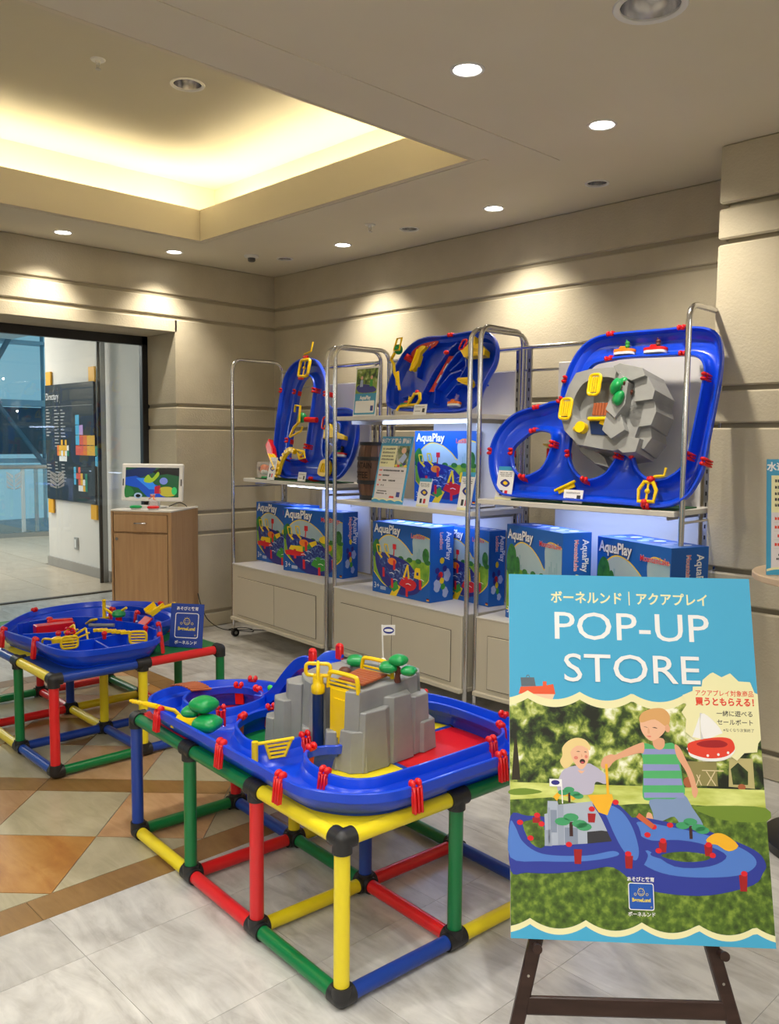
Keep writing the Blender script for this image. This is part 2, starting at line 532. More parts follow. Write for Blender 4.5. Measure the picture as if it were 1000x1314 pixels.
# ------------------------------------------------------------------ ceiling with its coffer and downlight holes
CX0, CX1, CY0, CY1 = .675, 2.95, -5.2, -1.08
lights_lit = [(.26, -1.80), (.26, -1.03), (1.252, -.37), (2.515, -.37), (3.611, -1.03), (3.567, -1.796)]
lights_added = [(3.6, -2.95), (4.65, -2.7), (3.6, -4.1), (5.0, -3.7)]  # unseen downlights, added to brighten the foreground
lights_dead = [(3.165, -.37), (1.86, -.365), (.628, -.37), (4.223, -1.741, .085)]
RL = .05
holes = [[(CX0, CY0), (CX1, CY0), (CX1, CY1), (CX0, CY1)]] + [ell(l[0], l[1], RL if len(l) < 3 else .09, n=20) for l in lights_lit + lights_added + lights_dead]
b = MB(); b.prism([(0, -7.2), (7.2, -7.2), (7.2, 0), (0, 0)], ident, H, H + .02, ceilm, holes)
ceil = tag(b.build('ceiling'), kind='structure')
ZF, ZU = 2.885, 3.13                  # top of the fascia, upper ceiling
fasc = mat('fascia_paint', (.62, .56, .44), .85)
b = MB()
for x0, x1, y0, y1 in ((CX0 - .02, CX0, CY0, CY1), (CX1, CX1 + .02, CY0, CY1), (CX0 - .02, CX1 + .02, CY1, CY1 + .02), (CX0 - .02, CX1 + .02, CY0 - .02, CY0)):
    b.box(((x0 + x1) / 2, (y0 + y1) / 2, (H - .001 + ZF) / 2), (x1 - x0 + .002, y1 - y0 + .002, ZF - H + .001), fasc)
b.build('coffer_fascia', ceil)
W = .30
b = MB()
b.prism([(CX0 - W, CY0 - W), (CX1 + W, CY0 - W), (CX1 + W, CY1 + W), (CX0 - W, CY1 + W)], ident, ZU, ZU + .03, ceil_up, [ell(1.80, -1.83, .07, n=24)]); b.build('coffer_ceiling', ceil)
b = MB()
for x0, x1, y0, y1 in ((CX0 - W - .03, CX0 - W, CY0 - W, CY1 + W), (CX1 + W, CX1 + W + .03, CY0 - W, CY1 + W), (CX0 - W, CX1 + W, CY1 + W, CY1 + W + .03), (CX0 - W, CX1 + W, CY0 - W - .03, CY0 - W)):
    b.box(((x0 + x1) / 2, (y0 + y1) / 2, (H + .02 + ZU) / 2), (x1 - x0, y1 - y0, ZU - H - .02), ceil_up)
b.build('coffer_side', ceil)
cove = mat('cove_lamp', (1, 1, 1), .5, emit=(1, .87, .60), es=36)
b = MB(); zc = ZF - .055
for x0, x1, y0, y1 in ((CX0 - .13, CX0 - .10, CY0, CY1 + .1), (CX1 + .10, CX1 + .13, CY0, CY1 + .1), (CX0 - .1, CX1 + .1, CY1 + .10, CY1 + .13)):
    b.box(((x0 + x1) / 2, (y0 + y1) / 2, zc), (x1 - x0, y1 - y0, .02), cove)
o = b.build('cove_lamp_strip', ceil)
# shallow painted mouldings on the ceiling
b = MB(); b.box((3.225, (-.79 - 7.) / 2, H - .0015), (.03, 6.21, .003), ceilm); tag(b.build('trim_1'), kind='structure')
b = MB(); b.box(((CX0 + CX1) / 2 + .01, CY1 + .055, H - .0015), (CX1 - CX0 + .1, .03, .003), ceilm)
b.box((CX0 - .055, (CY0 + CY1) / 2, H - .0015), (.03, CY1 - CY0 + .14, .003), ceilm); tag(b.build('trim_2'), kind='structure')

refl = noisy('reflector', [(.35, (.42, .42, .46)), (.65, (.85, .85, .9))], 9, .2, metal=1.)
ringm = mat('trim_ring', (.72, .72, .70), .4)
bulb = mat('lamp_lens', (1, 1, 1), .4, emit=(1, .95, .86), es=14)


def downlight(x, y, lit, r=RL, aim=None, power=0., label='', z=H, grp=None, tint=(1, .90, .74)):
    t = thing('downlight', label, 'ceiling light', (x, y, z), 0, grp)
    b = MB(); b.lathe([(r * .96, .004), (r * 1.18, .004), (r * 1.20, 0), (r * 1.17, -.004), (r * 1.0, -.004), (r * .96, -.002), (r * .96, .004)], (0, 0, 0), ringm, 28); b.build('trim_ring', t)
    b = MB(); b.lathe([(r * .97, .0), (r * .93, .02), (r * .82, .045), (r * .66, .065), (r * .5, .078)], (0, 0, 0), refl, 28); b.build('reflector', t)
    if lit:
        b = MB(); b.lathe([(0, -.004), (r * .7, -.003), (r * .84, .006), (r * .8, .02)], (0, 0, 0), bulb, 24); b.build('lamp_lens', t)
        l = bpy.data.lights.new('spot', 'SPOT'); l.energy = power; l.color = tint; l.spot_size = radians(98); l.spot_blend = 1.0; l.shadow_soft_size = .03
        o = bpy.data.objects.new('lamp', l); COL.objects.link(o); o.parent = t; o.location = (0, 0, -.03)
        o.rotation_euler = V(aim if aim else (0, 0, -1)).to_track_quat('-Z', 'Y').to_euler()
    else:
        b = MB(); b.lathe([(0, .07), (r * .35, .072), (r * .52, .086)], (0, 0, 0), mat('lamp_off', (.12, .12, .13), .3), 20); b.build('lamp_lens', t)
    return t


labs = ['lit round spotlight over the left wall, nearer the glazed opening', 'lit round spotlight over the left wall, nearer the room corner',
        'lit round spotlight above the left display rack', 'lit round spotlight above the middle display rack',
        'lit tilted spotlight in front of the right pillar', 'lit round spotlight beside the coffered ceiling corner, nearest lit one']
aims = [(-.18, -.1, -1), (-.18, .0, -1), (0, .25, -1), (0, .25, -1), (.1, .55, -1), (-.2, .2, -1)]
for k, (x, y) in enumerate(lights_lit): downlight(x, y, True, aim=aims[k], power=(60, 60, 70, 70, 75, 80)[k], label=labs[k])
labs = ['unlit silver downlight above the right display rack', 'unlit silver downlight above the middle of the rack row', 'unlit silver downlight next to the smoke detector in the corner', 'large unlit silver downlight nearest the camera at the top edge']
for k, l in enumerate(lights_dead): downlight(l[0], l[1], False, r=RL if len(l) < 3 else .09, label=labs[k])
for (x, y), q in zip(lights_added, ('front tube table', 'easel', 'camera side of the coffer', 'spot where the camera stands')): downlight(x, y, True, power=62, tint=(1, .955, .88), label='unseen downlight added as fill on the ceiling above the ' + q)
downlight(1.80, -1.83, False, r=.07, label='unlit silver downlight inside the glowing ceiling coffer', z=ZU)


def sprinkler(x, y, z, label):
    t = thing('sprinkler', label, 'sprinkler', (x, y, z))
    b = MB(); b.lathe([(0, 0), (.034, -.001), (.03, -.006), (.012, -.008), (.010, -.02), (0, -.02)], (0, 0, 0), ringm, 18); b.build('cover_plate', t)
    b = MB()
    for sx in (-1, 1): b.tube([(sx * .01, 0, -.018), (sx * .013, 0, -.03), (0, 0, -.042)], .002, steel, 6)
    b.lathe([(0, -.042), (.013, -.042), (.013, -.044), (0, -.044)], (0, 0, 0), steel, 12); b.build('deflector', t)


sprinkler(1.771, -.604, H, 'small fire sprinkler on the flat ceiling near the rack row')
sprinkler(1.757, -2.262, ZU, 'small fire sprinkler on the upper ceiling of the coffer')
t = thing('smoke_detector', 'round white smoke detector on the ceiling near the room corner', 'smoke detector', (.546, -.595, H))
b = MB(); b.lathe([(0, 0), (.052, 0), (.05, -.012), (.03, -.018), (0, -.018)], (0, 0, 0), ringm, 24); b.build('base', t)
b = MB(); b.lathe([(.026, -.016), (.026, -.036), (.018, -.042), (0, -.042)], (0, 0, 0), mat('detector_dark', (.08, .08, .08), .5), 20); b.build('sensor', t)

# ------------------------------------------------------------------ the hall beyond the glazed opening
cw = noisy('hall_white', [(.3, (.74, .71, .68)), (.7, (.78, .75, .72))], 2, .8)
hallf = MB(); hallf.box((-6.0, -3.2, -.066), (8.2, 8.4, .12), mat('grout', (.25, .23, .20), .9)); hf = tag(hallf.build('hall_floor'), kind='structure')
beige = stone('hall_beige', (.66, .56, .44), (.60, .50, .39), (.72, .62, .50), .5, .3)
n_ = 0
for i in range(8):
    for j in range(9):
        x1 = -1.93 - i * .62; y1 = -.25 - j * .62 + .31 * 0
        if x1 - .62 < -7 or y1 < -3.6: continue
        tile([(x1 - .62, y1 - .62), (x1, y1 - .62), (x1, y1), (x1 - .62, y1)], beige, .0025, hf)
for j in range(3): tile([(-6.9, -.25 + .62 * j), (-4.05, -.25 + .62 * j), (-4.05, .37 + .62 * j), (-6.9, .37 + .62 * j)], beige, .0025, hf)
b = MB(); b.box((-1.9, -3.2, .004), (.05, 5.95, .012), mat('threshold', (.05, .05, .05), .4, .5)); tag(b.build('trim_3'), kind='structure')
b = MB(); b.box((-2.2, .02, 1.5), (3.5, .5, 3.0), cw); b.box((-3.95 + .25, .42, 1.5), (.5, .5, 3.0), cw); tag(b.build('wall_hall_side'), kind='structure')
b = MB(); b.box((-2.2, -.24, .05), (3.5, .02, .10), mat('grey_skirting', (.36, .34, .32), .5)); tag(b.build('baseboard_hall'), kind='structure')
b = MB(); b.box((-4.6, -3.0, 3.02), (8.4, 8.4, .04), cw); tag(b.build('ceiling_hall'), kind='structure')
# mullion of the hall's glass front
b = MB(); b.box((-2.42, -.30, 1.5), (.05, .05, 3.), steel); b.box((-2.40, -.345, 1.5), (.02, .03, 3.), blackp)
tag(b.build('glass_wall_post'), 'slim steel post in front of the white hall wall right of the directory board', 'post')


def quadT(o, ex, ez, n):
    o, ex, ez, n = V(o), V(ex), V(ez), V(n)
    return lambda x, y, h=0.: o + ex * x + ez * y + n * h


# directory board
t = thing('directory_board', 'black store directory board with coloured floor maps on the white hall wall', 'sign', (-3.30, -.235, 1.37))
T = quadT((0, -.0, 0), (1, 0, 0), (0, 0, 1), (0, -1, 0))
bm_ = mat('board_black', (.018, .018, .022), .35)
b = MB(); b.box((0, -.012, 0), (1.2, .024, 1.24), bm_); b.build('board', t)
gy = mat('print_grey', (.45, .45, .45), .6)
text('Directory', .105, print_w, T, t, align='LEFT', org=(-.58, .46), h=.026, sx=.8)
b = MB(); rs = random.Random(3)
b.face([(-.58, .385), (.58, .385), (.58, .388), (-.58, .388)], T, .026, gy)
for c0, ys, n in ((-.58, .35, 9), (-.36, .34, 12), (-.20, .34, 9), (-.58, -.25, 7), (-.36, -.22, 8), (-.2, -.24, 6)):
    for k in range(n):
        y = ys - k * .035; l = rs.uniform(.05, .13)
        b.face([(c0, y), (c0 + l, y), (c0 + l, y + .010), (c0, y + .010)], T, .026, gy)
b.build('listing', t)
b = MB()
cols = dict(o=mat('map_orange', hx('#f08030'), .5), y=mat('map_yellow', hx('#f0b830'), .5), p=mat('map_lilac', hx('#c8a0e0'), .5), c=mat('map_cyan', hx('#50b8e8'), .5), r=mat('map_red', hx('#e86048'), .5), g=mat('map_green', hx('#2c8c70'), .5), w=print_w)
for cx, cy, s, rows in ((.30, .04, .10, 'c_|cp|croyy|rroyyg|_____c'), (-.17, -.10, .055, '__y_y|oyyyyw|oywywg|_wwww'), (.24, -.38, .06, 'c_r___|crry_g|c_rywg|__wwyg')):
    for r_, row in enumerate(rows.split('|')):
        for q, ch in enumerate(row):
            if ch == '_': continue
            x, y = cx - .13 + q * s * .9, cy + .13 - r_ * s * 1.05 + (.12 if s > .09 else 0)
            b.face([(x, y - s), (x + s * .9, y - s * 1.02), (x + s * .88, y), (x, y - s * .04)], T, .0265, cols[ch])
b.build('floor_map', t)
for x in (-.52, .55):
    for y in (.69, -.70):
        b = MB(); b.box((x, -.010, y), (.13, .02, .15), mat('yellow_strap', hx('#f4b21a'), .5)); b.build('mounting_strap', t)
t = thing('wall_socket', 'small grey wall socket plate under the directory board', 'socket', (-3.22, -.232, .305))
b = MB(); b.box((0, -.006, 0), (.09, .012, .13), steel, bev=.003); b.build('plate', t)
b = MB(); b.box((0, -.014, 0), (.045, .006, .085), white); b.build('insert', t)

# shop glazing: black frame, pane, two frosted marks
frm = mat('frame_black', (.015, .015, .017), .35)
b = MB(); b.box((XF, OY - .03, OZ / 2), (.05, .06, OZ), frm, bev=.004); b.box((XF, (OY - 6.3) / 2, OZ - .035), (.05, 6.3 + OY, .07), frm, bev=.004)
win = tag(b.build('window_1'), kind='structure')
gm = bpy.data.materials.new('shop_glass'); gm.use_nodes = True; nt = gm.node_tree; nt.nodes.clear()
o_ = nt.nodes.new('ShaderNodeOutputMaterial'); mx = nt.nodes.new('ShaderNodeMixShader'); tr = nt.nodes.new('ShaderNodeBsdfTransparent'); gl = nt.nodes.new('ShaderNodeBsdfGlossy')
gl.inputs['Roughness'].default_value = .0; tr.inputs[0].default_value = (.93, .96, .95, 1)
lw = nt.nodes.new('ShaderNodeFresnel'); lw.inputs[0].default_value = 1.6
nt.links.new(lw.outputs[0], mx.inputs[0]); nt.links.new(tr.outputs[0], mx.inputs[1]); nt.links.new(gl.outputs[0], mx.inputs[2]); nt.links.new(mx.outputs[0], o_.inputs[0])
b = MB(); b.box((XF, (OY - 6.3) / 2, OZ / 2), (.010, 6.3 + OY, OZ - .06), gm); b.build('glass_pane', win)
frost = mat('frosted_mark', (.55, .58, .60), .7, alpha=.55)
for cy in (-1.89, -1.592):
    b = MB(); T = quadT((XF + .008, cy, 1.135), (0, 1, 0), (0, 0, 1), (1, 0, 0))
    for sg in (-1, 1):
        for k in range(4):
            y = .05 - k * .034; x0, x1 = sg * .004, sg * .05; dy = .026
            p = [(x0, max(y - dy - .02, -.055)), (x1, max(y + .02 - dy, -.055)), (x1, min(y + .022, .055)), (x0, y - .018)]
            b.face(p if sg > 0 else p[::-1], T, 0, frost)
    tag(b.build('chevron_mark'), 'frosted leaf shaped chevron mark on the shop glass ' + ('over the balustrade' if cy < -1.7 else 'over the directory board'), 'window mark')

# glass balustrade and the blue glass atrium
bal = thing('glass_balustrade', 'curved glass balustrade with steel posts and handrail at the end of the hall', 'balustrade', (-6.9, .5, 0))
pts = [(-.1, -1.6), (-.05, -.9), (0, -.3), (.04, .1), (.15, .45), (.4, .9)]
b = MB(); b.tube([V((x, y, 1.0)) for x, y in cr(pts, 5, False)], .03, steel, 8); b.build('handrail', bal)
gb = mat('balustrade_glass', (.62, .85, .93), .05, alpha=.22)
b = MB(); P = cr(pts, 5, False)
for q in range(len(P) - 1): b.add([(P[q].x, P[q].y, .06), (P[q + 1].x, P[q + 1].y, .06), (P[q + 1].x, P[q + 1].y, .97), (P[q].x, P[q].y, .97)], [(0, 1, 2, 3)], gb)
b.build('glass_panel', bal)
b = MB()
for q in range(len(P) - 1):
    a, c = P[q], P[q + 1]; d = (c - a); b.box(((a.x + c.x) / 2, (a.y + c.y) / 2, .03), (.12, d.length + .02, .07), steel, R=Matrix.Rotation(atan2(d.y, d.x) - pi / 2, 3, 'Z'))
b.build('kerb_rail', bal)
for x, y, c_ in ((0, .10, white), (.05, .27, steel), (-.05, -.8, steel)):
    b = MB(); b.box((x, y, .5), (.05, .045, .98), c_, bev=.005); b.build('post', bal)
sky1 = mat('facade_glass_upper', (.22, .50, .60), .25, spec=.6)
slab = mat('facade_slab', (.10, .15, .19), .7)
t = thing('atrium_facade', 'blue glass atrium facade with crossing braces seen through the shop glass', 'facade', (-12, 2, 0))
b = MB(); b.box((-.3, 0, 1.55), (.1, 9, .95), slab); b.build('dark_gallery', t)
b = MB(); b.box((.0, 0, 2.1), (.4, 9, .12), mat('facade_band', (.35, .45, .52), .6)); b.box((0, 0, .95), (.4, 9, .08), mat('facade_band', (.35, .45, .52), .6)); b.box((0, 0, 3.3), (.4, 9, .06), mat('facade_band', (.35, .45, .52), .6)); b.box((0, 0, 3.9), (.4, 9, .06), mat('facade_band', (.35, .45, .52), .6)); b.box((0, 0, -.4), (.5, 9, .3), mat('facade_foot', (.12, .22, .30), .7)); b.build('floor_slab', t)
for k in range(7):
    b = MB(); b.box((.1, -3.0 + k * .98, 2.2), (.06, .05, 6), mat('facade_mullion', (.14, .27, .34), .6)); b.build('mullion', t)
for a, c in (((.3, -1.6, .8), (.3, -.3, 2.4)), ((.3, .9, .8), (.3, -.3, 2.4)), ((.3, .9, .8), (.3, 2.2, 2.4)), ((.3, -.3, 2.4), (.3, .9, 4.6)), ((.3, -.35, 0.8), (.3, -.35, 4.4))):
    b = MB(); b.cyl(a, c, .05, mat('brace_grey', (.10, .17, .22), .5), 10); b.build('brace', t)
b = MB()
for y, z in ((-.55, 1.95), (.35, 1.93), (-1.5, 1.92), (.1, 2.55)): b.blob((.25, y, z), .022, mat('shop_lamp', (1, 1, 1), .5, emit=(1, .95, .85), es=6), 8, 6)
b.build('shop_lamp', t)

# ------------------------------------------------------------------ wooden counter with its screen
oak = noisy('oak_veneer', [(.3, (.44, .26, .13)), (.7, (.52, .33, .175))], 5, .5, stretch=(9, 9, .6), coord='Object')
cab = thing('wooden_cabinet', 'light wooden counter with one drawer above a door left of the racks', 'cabinet', (-.09, -1.351, 0), .608)
CW, CD, CH = .455, .446, .926
b = MB(); b.box((CW / 2, CD / 2 + .009, (CH - .012) / 2), (CW, CD - .018, CH - .012), oak, bev=.002); b.build('carcass', cab)
b = MB()
b.box((.006, .007, (CH - .012) / 2), (.013, .014, CH - .012), oak); b.box((CW - .012, .007, (CH - .012) / 2), (.024, .014, CH - .012), oak); b.box((CW / 2, .007, CH - .020), (CW - .04, .014, .016), oak); b.build('face_frame', cab)
b = MB(); b.box((CW / 2, CD / 2, CH - .006), (CW + .004, CD + .004, .012), mat('white_top', (.72, .71, .69), .35), bev=.002); b.build('cabinet_top', cab)
b = MB(); b.box((CW / 2 - .004, .006, .832), (CW - .05, .016, .122), oak, bev=.002); dr = b.build('drawer', cab)
b = MB(); b.tube(cr([(CW / 2 - .045, .002, .835), (CW / 2 - .04, -.02, .835), (CW / 2, -.024, .836), (CW / 2 + .04, -.02, .835), (CW / 2 + .045, .002, .835)], 4, False), .005, chrome, 8); b.build('handle', dr)
b = MB(); b.box((CW / 2 - .004, .006, .382), (CW - .05, .016, .75), oak, bev=.002); do_ = b.build('cabinet_door', cab)
b = MB(); b.cyl((.045, .0, .72), (.045, -.008, .72), .011, chrome, 14); b.build('lock', do_)

ca, sa = cos(.608), sin(.608)


def cp(x, y, z=CH): return V((-.09 + ca * x - sa * y, -1.351 + sa * x + ca * y, z))


t = thing('display_screen', 'white framed screen showing a water toy film, standing on the wooden counter', 'screen', cp(.235, .17), .608 + .10)
scr_t = t
b = MB(); R = Matrix.Rotation(radians(-7), 3, 'X')
b.box((0, .0, .185), (.455, .022, .268), white, R=R, bev=.008); b.build('bezel', t)
scr = bpy.data.materials.new('screen_picture'); scr.use_nodes = True; nt = scr.node_tree; B = nt.nodes['Principled BSDF']
B.inputs['Base Color'].default_value = (.0, .0, .0, 1); B.inputs['Roughness'].default_value = .2


def glow(name, c, es=.75): return mat('glow_' + name, (0.005, 0.005, 0.005), .2, emit=hx(c), es=es)


T = lambda x, y, h=0.: V((0, 0, .185)) + R @ V((x, -.0118 - h, y))
b = MB(); q = rrect(-.197, -.105, .197, .105, .003, 2); b.face(q, T, 0, glow('green', '#1c5c34'))
b.face([(-.197, .085), (-.10, .105), (.03, .105), (.0, .065), (-.09, .03), (-.197, .04)], T, .0003, glow('deep', '#0d2a5c'))
b.face([(.0, .075), (.06, .105), (.197, .105), (.197, .045), (.11, .06), (.04, .05)], T, .0003, glow('black', '#08090c'))
b.face([(-.197, .035), (-.12, .045), (.06, -.03), (.10, -.105), (-.03, -.105), (-.10, -.04), (-.197, -.02)], T, .0005, glow('blue', '#0c52c0'))
b.face([(-.12, .03), (-.02, .03), (.05, -.05), (-.02, -.05)], T, .0007, glow('lblue', '#2d8ae8'))
b.face(cr([(-.06, .02), (-.03, .055), (.0, .03), (.04, .075), (.05, .05), (.0, -.0), (-.05, -.0)], 4), T, .0009, glow('lime', '#a8c82a'))
b.face(ell(.085, .01, .03, .025), T, .0009, glow('lav', '#8090d8'))
b.face([(.02, -.03), (.06, -.02), (.07, -.08), (.02, -.08)], T, .0011, glow('red', '#c01838'))
b.face(cr([(.06, -.04), (.11, -.03), (.15, -.04), (.17, -.09), (.10, -.10), (.06, -.08)], 4), T, .0011, glow('yell', '#c8b83c'))
b.face(ell(.165, -.06, .02, .028), T, .0013, glow('lg', '#38c868'))
b.face(ell(-.10, -.095, .03, .02), T, .0007, glow('wh', '#a8c0d8')); b.face(ell(-.10, -.097, .018, .012), T, .0009, glow('black', '#08090c'))
b.face(cr([(-.197, -.03), (-.15, -.04), (-.13, -.08), (-.16, -.105), (-.197, -.105)], 3), T, .0009, glow('dg', '#2c7c3c'))
b.build('screen_picture', t)
for x in (-.213, .213):
    b = MB(); T2 = lambda u, v, h=0.: V((0, 0, .185)) + R @ V((u, -.0118 - h, v)); b.face(rrect(x - .004, -.025, x + .004, .025, .003, 2), T2, 0, blackp); b.build('speaker_slot', t)
b = MB(); b.box((0, .05, .07), (.07, .012, .14), white, R=Matrix.Rotation(radians(-14), 3, 'X')); b.box((0, .05, .004), (.13, .12, .008), white, bev=.003); b.build('stand', t)


def whirl(loc, c1, label):
    t = thing('bath_toy', label, 'toy', loc)
    b = MB(); b.lathe([(0, 0), (.03, 0), (.036, .006), (.034, .012), (0, .012)], (0, 0, 0), white, 22); b.build('white_base', t)
    b = MB(); b.lathe([(.034, .010), (.042, .013), (.042, .022), (.034, .027), (.020, .029), (0, .03)], (0, 0, 0), c1, 24); b.build('float_ring', t)
    return t


whirl(cp(.165, .05), GRN, 'round green and white floating toy on the wooden counter')
t = whirl(cp(.30, .045), RED, 'red and white floating toy in a clear domed wrap with orange ribbon on the counter')
clear = mat('clear_film', (.85, .87, .9), .08, alpha=.28)
b = MB(); b.lathe([(.034, .026), (.032, .05), (.022, .08), (.008, .092), (.016, .104), (.020, .112)], (0, 0, 0), clear, 18); b.build('clear_wrap', t)
b = MB()
for sg in (-1, 1): b.tube(cr([(0, 0, .095), (sg * .02, -.004, .105), (sg * .03, -.004, .098), (sg * .014, -.002, .09)], 4), .003, ORG, 6, closed=True); b.tube([(0, 0, .095), (sg * .02, -.01, .083), (sg * .045, -.01, .074)], .003, ORG, 6)
b.build('ribbon', t)
b = MB(); b.tube(cr([(.10, .05, .012), (.15, .11, .035), (.185, .13, .022), (.20, .145, .004)], 5, False), .0035, blackp, 6); b.build('power_lead', scr_t)
b = MB(); b.tube(cr([(.062, -.752, .28), (.085, -.735, .18), (.12, -.70, .08), (.19, -.62, .012), (.30, -.52, .01), (.40, -.42, .01), (.55, -.36, .01)], 6, False), .0035, blackp, 6)
b.tube(cr([(.23, -.60, .010), (.32, -.56, .012), (.40, -.50, .01), (.33, -.46, .012), (.24, -.50, .014)], 5), .0035, blackp, 6, closed=True)
tag(b.build('power_cable'), 'thin black power cable running from the counter to the floor by the left rack', 'cable')

# ------------------------------------------------------------------ tube frames (cubes of 40 cm)
CON = mat('connector_black', (.018, .018, .02), .42)
_tube = {}


def tube_mesh(c):
    if c not in _tube:
        b = MB(); b.cyl((-.173, 0, 0), (.173, 0, 0), .0205, TUB[c], 22)
        o = b.build('tube', None, fix=False); o.parent = None; _tube[c] = o.data; bpy.data.objects.remove(o)
    return _tube[c]


def tube_frame(name, label, o, th, edges, plates, nodes, dz=.395):
    t = thing(name, label, 'tube table', (o[0], o[1], 0), th)
    g = .4
    P = lambda n: V((-n[0] * g, n[1] * g, .0265 + n[2] * dz))
    arms = {}
    for (a, c, col) in edges:
        A, C_ = P(a), P(c); d = (C_ - A); l = d.length
        ob = bpy.data.objects.new('tube', tube_mesh(col)); COL.objects.link(ob); ob.parent = t
        q = d.normalized().to_track_quat('X', 'Z').to_matrix().to_4x4()
        ob.matrix_local = Matrix.Translation((A + C_) / 2) @ q @ Matrix.Diagonal((l / .4, 1, 1, 1))
        arms.setdefault(a, []).append(d.normalized()); arms.setdefault(c, []).append(-d.normalized())
    for n, ds in arms.items():
        b = MB(); p = P(n)
        b.blob((0, 0, 0), .0262, CON, 18, 10)
        for d in ds: b.cyl((0, 0, 0), d * .033, .0258, CON, 20)
        ob = b.build('connector', t); ob.location = p
    for (i, j, m, dx) in plates:
        b = MB(); b.box((-(i + .5) * g, (j + .5) * g, .0265 + dz + .012), (g - .008, g - .008, .012), m, bev=.003); b.build('top_plate', t)
    return t


Z0, Z1 = 0, 1
E_ = []
def ex(i, j, k, c): E_.append(((i, j, k), (i + 1, j, k), c))
def ey(i, j, k, c): E_.append(((i, j, k), (i, j + 1, k), c))
def ev(i, j, c): E_.append(((i, j, 0), (i, j, 1), c))
NA, NB = (4.0327, -2.7427), -.0559
for i, c in enumerate('gry'): ex(i, 0, 0, c)
for i, c in enumerate('rgb'): ex(i, 1, 0, c)
for i, c in enumerate('bgr'): ex(i, 2, 0, c)
for i, j, c in ((0, 0, 'b'), (0, 1, 'y'), (1, 0, 'y'), (1, 1, 'r'), (2, 0, 'r'), (2, 1, 'y'), (3, 0, 'g'), (3, 1, 'b')): ey(i, j, 0, c)
for i, c in enumerate('ygg'): ex(i, 0, 1, c)
for i, c in enumerate('rbg'): ex(i, 2, 1, c)
for i, c in enumerate('bry'): ex(i, 1, 1, c)
for i, j, c in ((0, 0, 'y'), (0, 1, 'g'), (1, 0, 'g'), (1, 1, 'b'), (2, 0, 'r'), (2, 1, 'y'), (3, 0, 'b'), (3, 1, 'r')): ey(i, j, 1, c)
for i, j, c in ((0, 0, 'y'), (1, 0, 'r'), (2, 0, 'g'), (3, 0, 'b'), (0, 1, 'g'), (1, 1, 'b'), (2, 1, 'y'), (3, 1, 'r'), (0, 2, 'r'), (1, 2, 'g'), (2, 2, 'y'), (3, 2, 'g')): ev(i, j, c)
tn = tube_frame('tube_table', 'large low table of coloured plastic tubes in front, carrying the mountain water track', NA, NB, E_,
                [(0, 0, pY, 0), (1, 0, pG, 0), (2, 0, pR, 0), (0, 1, pR, 0), (1, 1, pY, 0), (2, 1, pR, 0)], None, .412)
E_ = []
FA, FB = (2.1106, -2.6732), -.0091
for i, c in enumerate('byr'): ex(i, 0, 0, c)
for i, c in enumerate('byr'): ex(i, 1, 0, c)
for i, c in enumerate('yrg'): ex(i, 2, 0, c)
for i, j, c in ((0, 0, 'g'), (0, 1, 'b'), (1, 0, 'b'), (1, 1, 'b'), (2, 0, 'r'), (2, 1, 'y'), (3, 0, 'g'), (3, 1, 'r')): ey(i, j, 0, c)
for i, c in enumerate('ybg'): ex(i, 0, 1, c)
for i, c in enumerate('gry'): ex(i, 2, 1, c)
for i, c in enumerate('rgb'): ex(i, 1, 1, c)
for i, j, c in ((0, 0, 'b'), (0, 1, 'r'), (1, 0, 'y'), (1, 1, 'g'), (2, 0, 'y'), (2, 1, 'r'), (3, 0, 'g'), (3, 1, 'b')): ey(i, j, 1, c)
for i, j, c in ((0, 0, 'r'), (1, 0, 'g'), (2, 0, 'g'), (3, 0, 'b'), (0, 1, 'y'), (1, 1, 'y'), (2, 1, 'b'), (3, 1, 'r'), (0, 2, 'g'), (1, 2, 'g'), (2, 2, 'r'), (3, 2, 'y')): ev(i, j, c)
tf = tube_frame('tube_table', 'low table of coloured plastic tubes at the left, carrying the smaller water toy', FA, FB, E_,
                [(0, 0, pB, 0), (1, 0, pY, 0), (2, 0, pG, 0), (0, 1, pG, 0), (1, 1, pR, 0), (2, 1, pY, 0)], None, .396)

# ------------------------------------------------------------------ display racks
RD = V((1, -.0648, 0)).normalized(); RN = V((.0648, 1, 0)).normalized(); RO = V((0, -.639, 0)); RYAW = atan2(-.0648, 1)


def rw(u, w_, z): return RO + RD * u + RN * w_ + V((0, 0, z))


